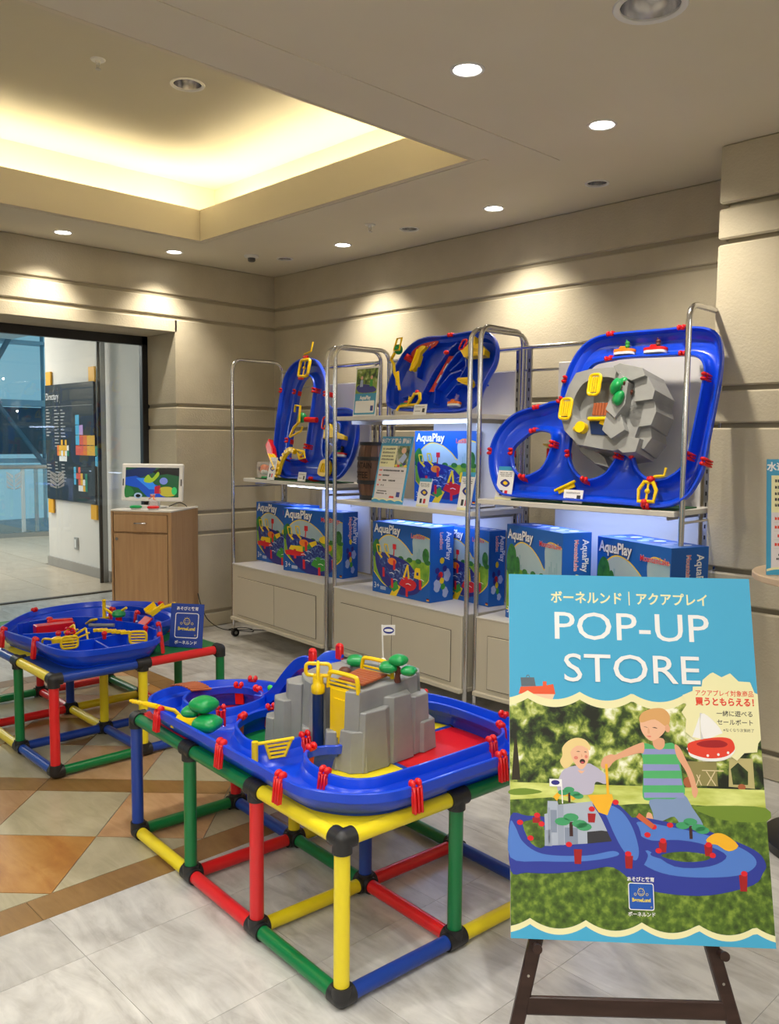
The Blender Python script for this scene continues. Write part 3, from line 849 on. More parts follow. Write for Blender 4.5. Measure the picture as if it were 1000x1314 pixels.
def rack(u0, u1, zs, name_label, led_z, panels, back=.42, place=None, zt=1.985):
    """local frame: x along the rack, y to the wall, z up; origin on the floor at the front left pole"""
    t = thing('display_rack', name_label, 'rack', *(place or (rw(u0, 0, 0), RYAW)))
    L = u1 - u0; r = .0125
    for x in (0, L):
        b = MB(); p = [(x, 0, .085), (x, 0, zt - .07)] + [(x, .07 - .07 * cos(a), zt - .07 + .07 * sin(a)) for a in (.4, .8, 1.2, pi / 2)] + [(x, back - .07 + .07 * sin(a), zt - .07 + .07 * cos(a)) for a in (.0, .4, .8, 1.2, pi / 2)] + [(x, back, .085)]
        b.tube(p, r, chrome, 12); b.build('end_frame', t)
        b = MB(); b.cyl((x, 0, 1.09), (x, back, 1.09), .006, chrome, 8); b.build('tie_bar', t)
        for y in (0, back):
            b = MB(); b.cyl((x, y, .02), (x, y, .13), .009, steel, 10)
            b.cyl((x - .012, y + .012, .028), (x + .012, y + .012, .028), .028, blackp, 18); b.cyl((x - .014, y + .012, .028), (x + .014, y + .012, .028), .012, steel, 10)
            b.box((x, y + .006, .055), (.03, .03, .014), blackp); b.build('caster', t)
    b = MB(); b.cyl((0, back, 1.92), (L, back, 1.92), .012, chrome, 12); b.build('top_rail', t)
    b = MB(); b.cyl((0, back, 1.80), (L, back, 1.80), .007, steel, 10); b.build('hang_rail', t)
    for x in (.05, L / 2 - .02, L - .05):
        b = MB(); b.box((x, back - .006, 1.22), (.022, .014, 1.38), steel)
        for k in range(26): b.box((x, back - .0135, .6 + k * .05), (.006, .002, .018), blackp)
        b.build('slotted_upright', t)
    # cabinet base
    c = MB(); c.box((L / 2, back / 2 + .0, .3375), (L - .03, back + .03, .395), cream, bev=.004); cb = c.build('base_cabinet', t)
    c = MB(); c.box((L / 2, back / 2 - .004, .145), (L - .02, back + .06, .022), cream, bev=.003); c.build('plinth', cb)
    c = MB(); c.box((L / 2, back / 2, .536), (L - .028, back + .035, .006), shelfm, bev=.001); c.build('cabinet_top', cb)
    for k in range(2):
        x0 = .09 + k * (L - .18) / 2; x1 = x0 + (L - .18) / 2
        c = MB(); c.box(((x0 + x1) / 2, -.0165, .315), (x1 - x0, .004, .275), creamd); c.box(((x0 + x1) / 2, -.019, .315), (x1 - x0 - .006, .006, .269), cream, bev=.0015); c.build('cabinet_door', cb)
    for (z, x0, x1, w0) in zs:
        c = MB(); c.box(((x0 + x1) / 2, (w0 + back) / 2 - .01, z - .012), (x1 - x0, back - w0 + .0, .024), shelfm, bev=.002); sh = c.build('shelf', t)
        for x in (x0 + .06, x1 - .06):
            c = MB(); c.box((x, (w0 + back) / 2 + .02, z - .034), (.006, back - w0 - .07, .022), steel); c.build('shelf_bracket', sh)
    for (z, x0, x1) in led_z:
        c = MB(); c.box(((x0 + x1) / 2, .20, z), (x1 - x0, .022, .012), led); sl = c.build('led_strip', t)
    for (x0, x1, z0, z1) in panels:
        c = MB(); c.box(((x0 + x1) / 2, back - .026, (z0 + z1) / 2), (x1 - x0, .012, z1 - z0), mat('back_panel_white', (.70, .70, .72), .35), bev=.002); c.build('back_panel', t)
    return t


rack(.405, 1.55, [(1.15, .06, 1.10, .06)], 'chrome display rack on castors at the left, next to the room corner', [(1.112, .42, .95)], [(.55, 1.08, .56, 1.80)])
rack(1.63, 2.76, [(1.07, .03, 1.14, .0), (1.565, .03, 1.12, .0)], 'chrome display rack on castors in the middle of the row', [(1.035, .22, .95), (1.53, .22, .95)], [(.45, 1.08, .56, 1.80)])
CYAW = .0537
rack(0, 1.07, [(1.14, .02, 1.05, -.02)], 'chrome display rack on castors at the right beside the pillar', [(1.105, .3, .98)], [(.24, 1.00, .56, 1.83)], .37, ((2.785, -.778, 0), CYAW), 2.0)
for u in (1.05, 2.2, 3.4):
    for z in ((1.10,) if u != 2.2 else (1.02, 1.515)):
        a = area_light('led_lamp', rw(u, .22, z - .004), .6, 1.5, (.36, .50, 1), (0, 0, RYAW), .03)

# ------------------------------------------------------------------ product boxes
bxB = mat('carton_blue', hx('#125cb6'), .4); bxD = mat('carton_blue_side', hx('#0f4c9c'), .4)
sky_p = noisy('print_sky', [(.2, hx('#7fa9c2')), (.8, hx('#c4d2d0'))], 3, .5)
grn_p = noisy('print_lawn', [(.25, hx('#3f7d22')), (.5, hx('#7fae2e')), (.8, hx('#b9cc46'))], 14, .5)
dk_p = noisy('print_tree', [(.3, hx('#1d5c2a')), (.7, hx('#3b8a34'))], 30, .5)
city_p = mat('print_city', hx('#8fb0bd'), .5)
tr_p = mat('print_track', hx('#2b2a86'), .4)
wat_p = noisy('print_water', [(.40, hx('#1b2a7c')), (.55, hx('#35519f')), (.72, hx('#8fb0dc'))], 60, .4)
yel_p = mat('print_yellow', hx('#f2cf22'), .4); red_p = mat('print_red', hx('#d81f2c'), .4); grn2 = mat('print_green', hx('#3f9a3a'), .5)
grey_p = mat('print_grey2', hx('#9c9a9a'), .5); lil_p = mat('print_cloud', hx('#a9b8dd'), .5); shadow_p = mat('print_navy', hx('#0c2f6e'), .5)
skin_p = mat('print_skin', hx('#e8b89a'), .6)


def strip2(b, T, pts, w_, h, m):
    for a, c in zip(pts[:-1], pts[1:]):
        a, c = V(a), V(c); d = (c - a); n_ = V((-d.y, d.x)).normalized() * w_ / 2
        b.face([a + n_, a - n_, c - n_, c + n_], T, h, m)


def toy_art(b, T, x, y, s, kind, h):
    """printed picture of the toy: layered flat shapes around (x, y), overall width s"""
    q = lambda pts: [(x + a * s, y + c * s) for a, c in pts]
    lock = kind == 'lock'
    if kind == 'lake':
        b.face(q(cr([(-.5, -.1), (-.42, .02), (-.25, .08), (-.1, .0), (.1, -.02), (.35, -.12), (.5, -.3), (.3, -.42), (-.2, -.40), (-.46, -.3)], 4)), T, h, tr_p)
        b.face(q(cr([(-.44, -.1), (-.25, .02), (-.12, -.1), (-.2, -.3), (-.4, -.26)], 4)), T, h + .0002, wat_p)
        b.face(q([(-.12, -.3), (-.10, .0), (-.02, .06), (.16, .06), (.2, -.0), (.22, -.32)]), T, h + .0003, grey_p)
        b.face(q([(-.22, .06), (-.12, .18), (.0, .14), (.04, .02), (-.1, -.04)]), T, h + .0004, yel_p)
        b.face(q([(.06, .0), (.09, .14), (.22, .12), (.2, -.02)]), T, h + .0004, yel_p)
        b.face(q([(-.3, -.3), (-.22, -.28), (-.2, .0), (-.27, -.02)]), T, h + .0005, red_p)
        for a in ((-.36, -.2), (-.28, .06), (.28, -.2), (-.4, -.02)): b.face(q(ell(a[0], a[1], .035, .045, 10)), T, h + .0005, red_p)
        b.face(q(ell(-.3, -.16, .09, .1, 14)), T, h + .0004, red_p)
    else:
        b.face(q(cr([(-.5, .10), (-.42, .16), (-.1, .13), (.16, .08), (.3, -.02), (.46, -.16), (.36, -.32), (.05, -.38), (-.25, -.30), (-.44, -.12)], 4)), T, h, tr_p)
        b.face(q(cr([(-.44, .08), (-.1, .09), (.2, .0), (.36, -.14), (.1, -.28), (-.22, -.2)], 4)), T, h + .0002, wat_p)
        b.face(q([(-.30, .0), (-.02, .05), (.04, .0), (-.2, -.08)]), T, h + .0003, tr_p if lock else grn2)
        strip2(b, T, q([(-.48, .05), (-.3, -.13), (-.1, -.24), (.15, -.31)]), s * .05, h + .00035, tr_p); strip2(b, T, q([(-.42, .12), (-.1, .10), (.15, .04), (.34, -.1)]), s * .03, h + .00035, tr_p)
        b.face(q(cr([(.0, -.26), (.12, -.12), (.34, -.18), (.3, -.28), (.1, -.32)], 3)), T, h + .0003, red_p if lock else grn2)
        if lock:
            b.face(q([(-.22, -.46), (-.06, -.24), (.04, -.27), (-.12, -.52)]), T, h + .0005, yel_p)
            b.face(q([(-.2, -.3), (-.04, -.2), (.0, -.3), (-.1, -.36)]), T, h + .0006, grn2)
            b.face(q([(.3, -.12), (.32, .0), (.34, .02), (.42, .02), (.43, -.13)]), T, h + .0005, yel_p); b.face(q([(.35, -.08), (.39, -.08), (.39, -.04), (.35, -.04)]), T, h + .0007, tr_p)
            b.face(q([(.08, -.14), (.16, .04), (.19, .04), (.22, -.14), (.18, -.14), (.17, -.02), (.12, -.14)]), T, h + .0005, yel_p)
        else:
            b.face(q([(-.44, -.06), (-.4, .0), (-.16, .0), (-.16, -.08)]), T, h + .0005, yel_p)
            b.face(q([(-.52, -.08), (-.18, -.04), (-.1, -.12), (-.26, -.14), (-.5, -.14)]), T, h + .0004, red_p)
            b.face(q(ell(.26, .12, .1, .05)), T, h + .0005, yel_p)
            b.face(q(ell(.36, .02, .04, .04)), T, h + .0006, mat('print_orange', hx('#ee8422'), .4))
            b.face(q([(-.04, .06), (.1, .1), (.12, .05), (.02, .0)]), T, h + .0005, yel_p)
        for a in ((-.44, .18), (-.28, .2)):
            strip2(b, T, q([(a[0] - .03, a[1] + .07), (a[0] + .04, a[1] + .07), (a[0] + .07, a[1] - .04), (a[0] + .0, a[1] - .04), (a[0] - .03, a[1] + .07)]), s * .018, h + .0005, yel_p)
            strip2(b, T, q([(a[0] + .01, a[1] - .04), (a[0] + .09, a[1] - .10)]), s * .03, h + .0005, yel_p)
        for k in range(14):
            a = 2.4 * k; r_ = .10 + .022 * k; u, v = .05 + r_ * 1.05 * cos(a), -.10 + r_ * .42 * sin(a)
            strip2(b, T, q([(u - .05, v), (u + .0, v + .012), (u + .05, v - .004)]), s * .009, h + .00045, (tr_p, print_w, lil_p)[k % 3])
        b.face(q([(-.12, .13), (-.10, .13), (-.09, .22), (-.06, .22), (-.06, .29), (-.13, .29), (-.13, .22), (-.11, .22)]), T, h + .0006, red_p)
        b.face(q(ell(-.14, .05, .09, .05)), T, h + .0006, mat('print_orange', hx('#ee8422'), .4))
        for a in ((-.32, -.12), (-.14, -.25), (.16, -.33), (.42, -.2), (-.1, .0)): b.face(q([(a[0] - .02, a[1] + .07), (a[0] + .025, a[1] + .07), (a[0] + .03, a[1] - .06), (a[0] - .015, a[1] - .06)]), T, h + .0007, red_p)


def box_thing(label, group, x, y, yaw, w_, d_, h_, z0, kind, title, plus=True):
    t = thing('toy_box', label, 'box', (x, y, z0), yaw, group)
    b = MB(); b.box((w_ / 2, d_ / 2, h_ / 2), (w_, d_, h_), bxB, bev=.0015); b.build('carton', t)
    T = lambda u, v, h=0.: V((u, -.0004 - h, v)); W_, H_ = w_, h_
    b = MB()
    # picture field: sky with a yellow wave edge, skyline, lawn, trees, toy
    top = cr([(W_ * .01, H_ * .46), (W_ * .10, H_ * .70), (W_ * .26, H_ * .82), (W_ * .44, H_ * .80), (W_ * .60, H_ * .70), (W_ * .70, H_ * .60), (W_ * .715, H_ * .66), (W_ * .71, H_ * .82), (W_ * .80, H_ * .88), (W_ * .99, H_ * .84)], 5, False)
    if kind == 'lake': bot = [(W_ * .995, H_ * .1), (W_ * .02, H_ * .1)]
    else: bot = list(cr([(W_ * .995, H_ * .42), (W_ * .96, H_ * .28), (W_ * .78, H_ * .14), (W_ * .5, H_ * .08), (W_ * .22, H_ * .14), (W_ * .03, H_ * .30)], 5, False))
    out = [(p[0], p[1]) for p in top] + [(p[0], p[1]) for p in bot]
    cxm, cym = W_ * .5, H_ * .45
    b.face([(cxm + (p[0] - cxm) * (1.015 if abs(p[0] - cxm) < W_ * .485 else 1.0), p[1] + (.006 if p[1] > cym else -.006)) for p in out], T, 0, yel_p)
    b.face(out, T, .0003, sky_p)
    for k in range(9):
        x0 = W_ * (.20 + .025 * k if k < 4 else .78 + .03 * (k - 4)); hh = H_ * (.60 + .05 * ((k * 7) % 3)); b.face([(x0, H_ * .5), (x0 + W_ * .022, H_ * .5), (x0 + W_ * .022, hh), (x0, hh)], T, .0005, city_p)
    lawn = [p for p in bot] + [(W_ * .012, H_ * .5), (W_ * .25, H_ * .55), (W_ * .5, H_ * .52), (W_ * .75, H_ * .54), (W_ * .99, H_ * .52)]
    b.face([(p[0], p[1]) for p in lawn], T, .0007, grn_p)
    for k in range(7): cx = W_ * (.06 + .15 * k); b.face(ell(cx, H_ * .53, W_ * .05, H_ * .035, 10), T, .0008, dk_p)
    if kind == 'lake':
        b.face([(W_ * .11, H_ * .2), (W_ * .13, H_ * .2), (W_ * .13, H_ * .6), (W_ * .11, H_ * .6)], T, .0009, mat('print_trunk', hx('#6b3a1c'), .6))
        b.face(cr([(W_ * .03, H_ * .5), (W_ * .02, H_ * .68), (W_ * .09, H_ * .80), (W_ * .18, H_ * .74), (W_ * .2, H_ * .56), (W_ * .12, H_ * .46)], 4), T, .001, dk_p)
        b.face(ell(W_ * .22, H_ * .56, W_ * .05, H_ * .12, 12), T, .0009, dk_p)
        toy_art(b, T, W_ * .52, H_ * .40, W_ * .62, 'lake', .0012)
    else:
        b.face(cr([(W_ * .02, H_ * .55), (W_ * .01, H_ * .68), (W_ * .08, H_ * .76), (W_ * .13, H_ * .68), (W_ * .11, H_ * .56)], 4), T, .001, dk_p)
        b.face(ell(W_ * .93, H_ * .62, W_ * .055, H_ * .1, 12), T, .0009, dk_p)
        toy_art(b, T, W_ * .48, H_ * .42, W_ * .86, kind, .0012)
    b.face([(W_ * .15, H_ * .05), (W_ * .25, H_ * .05), (W_ * .25, H_ * .10), (W_ * .15, H_ * .10)], T, .001, lil_p)
    fx = W_ * .95
    for k, m in enumerate((blackp, red_p, yel_p)): b.face([(fx, H_ * (.045 - .012 * k)), (fx + .02, H_ * (.045 - .012 * k)), (fx + .02, H_ * (.057 - .012 * k)), (fx, H_ * (.057 - .012 * k))], T, .001, m)
    b.build('printed_picture', t)
    sz = .052 * w_ / .48
    text('AquaPlay', sz * 1.28, shadow_p, T, t, align='LEFT', org=(W_ * .035 + .003, H_ * .855 - .003), h=.0014, bold=.035, sx=.9)
    text('AquaPlay', sz * 1.28, print_w, T, t, align='LEFT', org=(W_ * .035, H_ * .855), h=.0020, bold=.028, sx=.9)
    text(title, sz * .70, print_w, T, t, align='CENTER', org=(W_ * .80, H_ * .835), h=.0024, bold=.035, sx=.86)
    text(title, sz * .70, red_p, T, t, align='CENTER', org=(W_ * .80, H_ * .835), h=.0030, bold=.012, sx=.86)
    if plus: text('3+', sz * .9, print_w, T, t, align='LEFT', org=(W_ * .03, H_ * .06), h=.001)
    # right side
    TS = lambda u, v, h=0.: V((w_ + .0004 + h, u, v))
    b = MB()
    for (u, v, r_) in ((.3, .22, .12), (.72, .35, .12), (.65, .12, .10)): b.face(cr([(d_ * u + r_ * d_ * 1.2 * cos(a) * (1 + .15 * cos(5 * a)), h_ * v + r_ * d_ * 1.7 * sin(a)) for a in [k * pi / 6 for k in range(12)]], 2), TS, 0, lil_p)
    q_ = [(.3, .42), (.5, .55), (.45, .36), (.62, .44), (.5, .28), (.36, .33), (.55, .2)]
    for k, (u, v) in enumerate(q_): b.face(ell(d_ * u, h_ * v, d_ * .10, h_ * .045, 7), TS, .0004, (tr_p, yel_p, red_p, tr_p, yel_p, tr_p, grn2)[k])
    b.build('side_picture', t)
    text('AquaPlay', sz * 1.0, print_w, TS, t, align='LEFT', org=(d_ * .68, h_ * .93), h=.0006, bold=.02, rot=-pi / 2, sx=.8)
    text(title, sz * .62, print_w, TS, t, align='LEFT', org=(d_ * .40, h_ * .93), h=.0008, bold=.05, rot=-pi / 2, sx=.8)
    text(title, sz * .62, red_p, TS, t, align='LEFT', org=(d_ * .40, h_ * .93), h=.0012, rot=-pi / 2, sx=.8)
    # top print
    TT = lambda u, v, h=0.: V((u, v, h_ + .0004 + h)); b = MB()
    for k in range(10): b.face(ell(w_ * (.15 + .08 * k), d_ * (.35 + .3 * ((k * 3) % 2)), w_ * .045, d_ * .16, 8), TT, 0, (lil_p, print_w, tr_p, lil_p)[k % 4])
    b.build('top_picture', t)
    return t


Zc = .5395
box_thing('blue bridge set carton at the far left end of the rack row', 'boxed water toys under the shelves', .385, -.450, RYAW, .56, .17, .43, Zc, 'bridge', 'MegaBridge')
box_thing('blue bridge set carton in front on the left rack, its right side showing', 'boxed water toys under the shelves', .915, -.600, .10, .56, .14, .425, Zc, 'bridge', 'MegaBridge')
box_thing('blue lock box carton standing left on the middle rack base', 'boxed water toys under the shelves', 1.908, -.688, -.055, .493, .18, .415, Zc, 'lock', 'LockBox')
box_thing('blue lock box carton behind the poles, right on the middle rack base', 'boxed water toys under the shelves', 2.25, -.486, -.165, .44, .115, .41, Zc, 'lock', 'LockBox')
box_thing('blue mountain set carton at the left on the right rack', 'boxed water toys under the shelves', 2.901, -.685, -.337, .472, .162, .475, Zc, 'lake', 'MountainLake')
box_thing('blue mountain set carton beside the pillar on the right rack', 'boxed water toys under the shelves', 3.40, -.640, -.364, .497, .20, .455, Zc, 'lake', 'MountainLake')
box_thing('blue lock box carton on the middle shelf of the middle rack', 'boxed water toys under the shelves', 2.03, -.470, .03, .466, .17, .413, 1.0705, 'lock', 'LockBox')

# ------------------------------------------------------------------ water track builder
def track(outline, holes, T, m, hr, name='water_channel', parent=None, slope=.016, lip=.006, fl=.012, n=5, tag_='', smooth=True):
    """open channels: a floor, sloping walls with a rim lip along the outline and round every hole"""
    b = MB(); loops = []
    for li, l in enumerate([outline] + list(holes)):
        P = [V((p[0], p[1])) for p in (cr(l, n) if smooth else l)]; N = len(P)
        A = sum(P[i].x * P[(i + 1) % N].y - P[(i + 1) % N].x * P[i].y for i in range(N))
        ccw = A > 0; inward = ccw if li == 0 else not ccw
        nr = []
        for i in range(N):
            d = (P[(i + 1) % N] - P[i - 1]); d = d.normalized() if d.length > 1e-9 else V((1, 0))
            nr.append(V((-d.y, d.x)) * (1 if inward else -1))
        q_ = 1. if li == 0 else .55
        prof = [(.042 * q_, 0), (.024 * q_, hr - .034), (.004, hr - .026), (-lip + .001, hr - .026), (-lip, hr - .002), (-lip + .002, hr), (.003, hr), (.005, hr - .003), (.006, hr * .6), (slope + .008, fl + .004), (slope + .016, fl)]
        k = len(b.v); vs = [T(*(P[i] + nr[i] * q[0]), q[1]) for q in prof for i in range(N)]
        fs = [(a * N + i, a * N + (i + 1) % N, (a + 1) * N + (i + 1) % N, (a + 1) * N + i) for a in range(len(prof) - 1) for i in range(N)]
        b.add(vs, fs, m, True)
        loops.append(([P[i] + nr[i] * prof[-1][0] for i in range(N)], [P[i] + nr[i] * prof[0][0] for i in range(N)]))
    for q, h in ((0, fl), (1, 0)):
        L3 = [[V((p.x, p.y, 0)) for p in l[q]] for l in loops]
        flat = [p for l in L3 for p in l]
        b.add([T(p.x, p.y, h) for p in flat], tessellate_polygon(L3), m, False)
    return b.build(name, parent)


def clip_data(hr, full=True):
    b = MB(); z0 = -hr + .006
    if full:
        for x in (-.0115, 0, .0115):
            b.box((x, .013, (z0 - .004) / 2), (.0075, .010, -z0 - .004), RED, R=Matrix.Rotation(radians(6), 3, 'X'), bev=.002)
        b.box((0, .007, (z0 - .012) / 2), (.032, .006, -z0 - .014), RED, R=Matrix.Rotation(radians(6), 3, 'X'), bev=.001)
    for x in (-.0105, .0105):
        b.blob((x, .0, .004), (.0085, .013, .012), RED, 10, 6)
        b.box((x, .006, -.006), (.012, .016, .012), RED, bev=.003)
    b.box((0, -.002, -.004), (.030, .012, .008), RED, bev=.002)
    o = b.build('clip'); d = o.data; bpy.data.objects.remove(o); return d


_clips = {}


def clips(parent, outline, T, hr, spots, full=True, n=5, side=1):
    key = (round(hr, 3), full)
    if key not in _clips: _clips[key] = clip_data(hr, full)
    P = cr([(p[0], p[1]) for p in outline], n); N = len(P)
    A = sum(P[i].x * P[(i + 1) % N].y - P[(i + 1) % N].x * P[i].y for i in range(N))
    for sx, sy in spots:
        i = min(range(N), key=lambda k: (P[k].x - sx) ** 2 + (P[k].y - sy) ** 2)
        d = (P[(i + 1) % N] - P[i - 1]).normalized(); nrm = V((d.y, -d.x)) * (1 if A > 0 else -1) * side
        o3 = T(P[i].x, P[i].y, hr); tx = T(P[i].x + d.x, P[i].y + d.y, hr) - o3; ny = T(P[i].x + nrm.x, P[i].y + nrm.y, hr) - o3; nz = T(P[i].x, P[i].y, hr + 1) - o3
        if tx.cross(ny).dot(nz) < 0: tx = -tx
        c = bpy.data.objects.new('clip', _clips[key]); COL.objects.link(c); c.parent = parent; c.matrix_local = frame(o3, tx, ny, nz)


def tree_part(parent, p, s, T=None, axis=(0, 0, 1), lobes=None):
    A = V((0, 0, 1)).rotation_difference(V(axis)).to_matrix(); p = V(p)
    t = MB(); t.tube([p, p + A @ V((.0, 0, .03)) * s, p + A @ V((.008, 0, .055)) * s], [.013 * s, .009 * s, .006 * s], DBRN, 8)
    for q in ((-.03, 0, .06), (.03, .01, .05), (.0, .0, .085)): t.tube([p + A @ V((.0, 0, .03)) * s, p + A @ V(q) * s], [.008 * s, .004 * s], DBRN, 6)
    tr = t.build('tree', parent)
    for k, (x, y, z, r) in enumerate(lobes or [(-.032, 0, .062, .034), (.034, .012, .052, .034), (.002, .004, .095, .036)]):
        b = MB(); b.blob(p + A @ V((x, y, z)) * s, (r * s, r * s, r * .62 * s), GRN, 24, 10, R=A, bumps=.10, seed=k); b.build('tree_crown', tr)
    return tr


def loop_handle(b, A, w_, h_, r, m):
    """closed rounded handle; A maps (x, z) to 3D"""
    b.tube([A(p[0], p[1]) for p in rrect(-w_ / 2, 0, w_ / 2, h_, min(w_, h_) * .3, 4)], r, m, 8, closed=True)


# ------------------------------------------------------------------ near toy: mountain water track on the front table
ZT = .0265 + .412 + .018
tw = thing('water_track', 'large blue water track with grey mountain on the front tube table', 'water toy', (NA[0], NA[1], ZT + .001), NB)
TN = lambda l, w_, h=0.: V((-l, w_, h))
HR = .078
out = [(1.165, .10), (1.11, .015), (1.01, -.024), (.85, -.026), (.60, -.026), (.35, -.026), (.17, -.027), (.09, .0), (.022, .052), (-.022, .125), (-.036, .21), (-.036, .40), (-.036, .62), (-.015, .73), (.06, .80), (.2, .815), (.42, .812), (.55, .78), (.63, .70), (.66, .58), (.70, .48), (.80, .435), (.93, .44), (1.03, .425), (1.12, .34), (1.172, .22)]
h1 = [(.83, .16), (.86, .10), (.93, .078), (1.02, .092), (1.07, .15), (1.068, .25), (1.03, .315), (.95, .345), (.87, .32), (.83, .24)]
h2 = [(.60, .065), (.53, .052), (.47, .07), (.452, .13), (.45, .22), (.455, .33), (.51, .40), (.60, .40), (.70, .36), (.745, .27), (.735, .18), (.68, .10)]
h3 = [(.06, .24), (.075, .14), (.14, .088), (.25, .085), (.325, .115), (.352, .155), (.342, .20), (.32, .24), (.33, .33), (.38, .43), (.49, .50), (.53, .60), (.50, .70), (.40, .745), (.22, .745), (.12, .72), (.07, .64), (.06, .45)]
track(out, [h1, h2, h3], TN, BLUE, HR, parent=tw)
clips(tw, out, TN, HR, [(.955, -.026), (.555, -.026), (.216, -.026), (-.036, .2), (-.036, .56), (.21, .815), (.545, .79), (1.06, .40), (.70, .48)])
clips(tw, h1, TN, HR, [(.95, .345), (1.03, .32), (.84, .13)], side=1)
clips(tw, h2, TN, HR, [(.72, .14), (.45, .2), (.74, .27)])
clips(tw, h3, TN, HR, [(.355, .15), (.19, .086), (.07, .60), (.13, .73)])


def rock(b, poly, z0, z1, grow, m=GREY):
    P = [V((p[0], p[1])) for p in poly]; N = len(P); c = sum(P, V((0, 0))) / N
    b_ = [TN(*(p + (p - c).normalized() * grow), z0) for p in P]; t_ = [TN(p.x, p.y, z1) for p in P]
    ti = [TN(*(p + (c - p).normalized() * .004), z1 + .003) for p in P]
    fs = [(i, (i + 1) % N, N + (i + 1) % N, N + i) for i in range(N)] + [(N + i, N + (i + 1) % N, 2 * N + (i + 1) % N, 2 * N + i) for i in range(N)]
    b.add(b_ + t_ + ti, fs, m)
    b.add(ti, tessellate_polygon([[V((p.x, p.y, 0)) for p in ti]]), m); b.add(b_, tessellate_polygon([[V((p.x, p.y, 0)) for p in b_]]), m)


zt = .69 - ZT
b = MB()
# right-hand mass, front gate pillar side
rock(b, [(.315, .250), (.278, .275), (.290, .36), (.300, .44), (.32, .54), (.38, .57), (.42, .50), (.36, .42), (.335, .33)], 0, zt, .010)
rock(b, [(.300, .262), (.262, .285), (.262, .36), (.285, .40), (.33, .36)], 0, zt - .060, .012)
rock(b, [(.325, .240), (.285, .250), (.262, .285), (.30, .33), (.345, .29)], 0, zt - .115, .010)
rock(b, [(.375, .238), (.335, .232), (.318, .26), (.34, .30), (.38, .28)], 0, .055, .008)
rock(b, [(.405, .245), (.380, .230), (.360, .25), (.36, .28), (.40, .28)], 0, .10, .006)
rock(b, [(.300, .37), (.268, .40), (.272, .47), (.31, .49), (.33, .42)], 0, zt - .035, .012)
rock(b, [(.310, .46), (.283, .50), (.290, .56), (.33, .58), (.36, .52)], 0, zt - .055, .008)
rock(b, [(.300, .50), (.275, .53), (.285, .585), (.33, .60), (.34, .54)], 0, zt - .14, .006)
# left-hand mass
rock(b, [(.50, .235), (.455, .225), (.425, .24), (.43, .33), (.50, .40), (.56, .47), (.60, .45), (.60, .36), (.565, .27)], 0, zt, .014)
rock(b, [(.560, .215), (.52, .235), (.52, .30), (.58, .33), (.61, .29), (.60, .235)], 0, zt - .022, .008)
rock(b, [(.595, .190), (.555, .195), (.54, .25), (.59, .29), (.63, .26), (.63, .21)], 0, zt - .075, .008)
rock(b, [(.630, .178), (.60, .182), (.59, .23), (.62, .27), (.66, .25), (.66, .20)], 0, zt - .14, .006)
rock(b, [(.47, .205), (.44, .225), (.43, .28), (.49, .29), (.52, .24)], 0, zt - .14, .012)
# back rim and the water basin
rock(b, [(.56, .44), (.60, .45), (.60, .50), (.54, .55), (.44, .59), (.36, .585), (.32, .55), (.37, .54), (.42, .53), (.50, .50)], 0, zt + .004, .016)
rock(b, [(.34, .30), (.43, .30), (.52, .42), (.50, .49), (.40, .52), (.32, .49)], 0, zt - .045, .002)
mt = b.build('mountain', tw, bev=.0035)
# yellow sluice gates with the plank bridge between them
ax = V((-1, 0, 0))


def gate(parent, p, q, z, hh, down=0.):
    p = TN(*p, z); q = TN(*q, z); d = (q - p); L = d.length; d.normalize(); c = (p + q) / 2
    A = lambda x, zz: c + d * x + V((0, 0, zz))
    b = MB(); b.tube([A(x, y) for x, y in cr([(-L / 2, -.01), (-L / 2 + .004, hh * .75), (-L * .33, hh), (L * .33, hh), (L / 2 - .004, hh * .75), (L / 2, -.01)], 4, False)], .0062, YEL, 8, flat=1.1)
    n_ = d.cross(V((0, 0, 1)))
    R_ = Matrix((d, n_, V((0, 0, 1)))).transposed()
    for k in range(3): b.box(A(0, -.006 + k * .012) , (L - .01, .006, .006), YEL, R=R_, bev=.001)
    if down: b.box(A(0, -down / 2 - .008), (L * .82, .010, down), YEL, R=R_, bev=.002); b.box(A(0, -down / 2 - .012) - n_ * 0 + n_ * .007, (L * .5, .004, down * .72), YEL, R=R_, bev=.001)
    b.build('sluice_gate', parent)


gate(tw, (.405, .255), (.285, .275), zt + .005, .04, .165)
gate(tw, (.455, .425), (.33, .445), zt + .005, .045)
br = MB()
for k in range(7):
    f_ = (k + .5) / 7; a_ = V((.40, .29)).lerp(V((.45, .41)), f_); c_ = V((.295, .30)).lerp(V((.335, .43)), f_)
    pa, pc = TN(a_.x, a_.y, zt + .014), TN(c_.x, c_.y, zt + .016); d = (pc - pa); mid = (pa + pc) / 2; yv = V((0, 0, 1)).cross(d.normalized())
    bb = MB(); bb.box((0, 0, 0), (d.length, .0165, .008), BRN, R=Matrix((d.normalized(), yv, V((0, 0, 1)))).transposed(), bev=.002)
    o = bb.build('bridge_plank', tw); o.location = mid
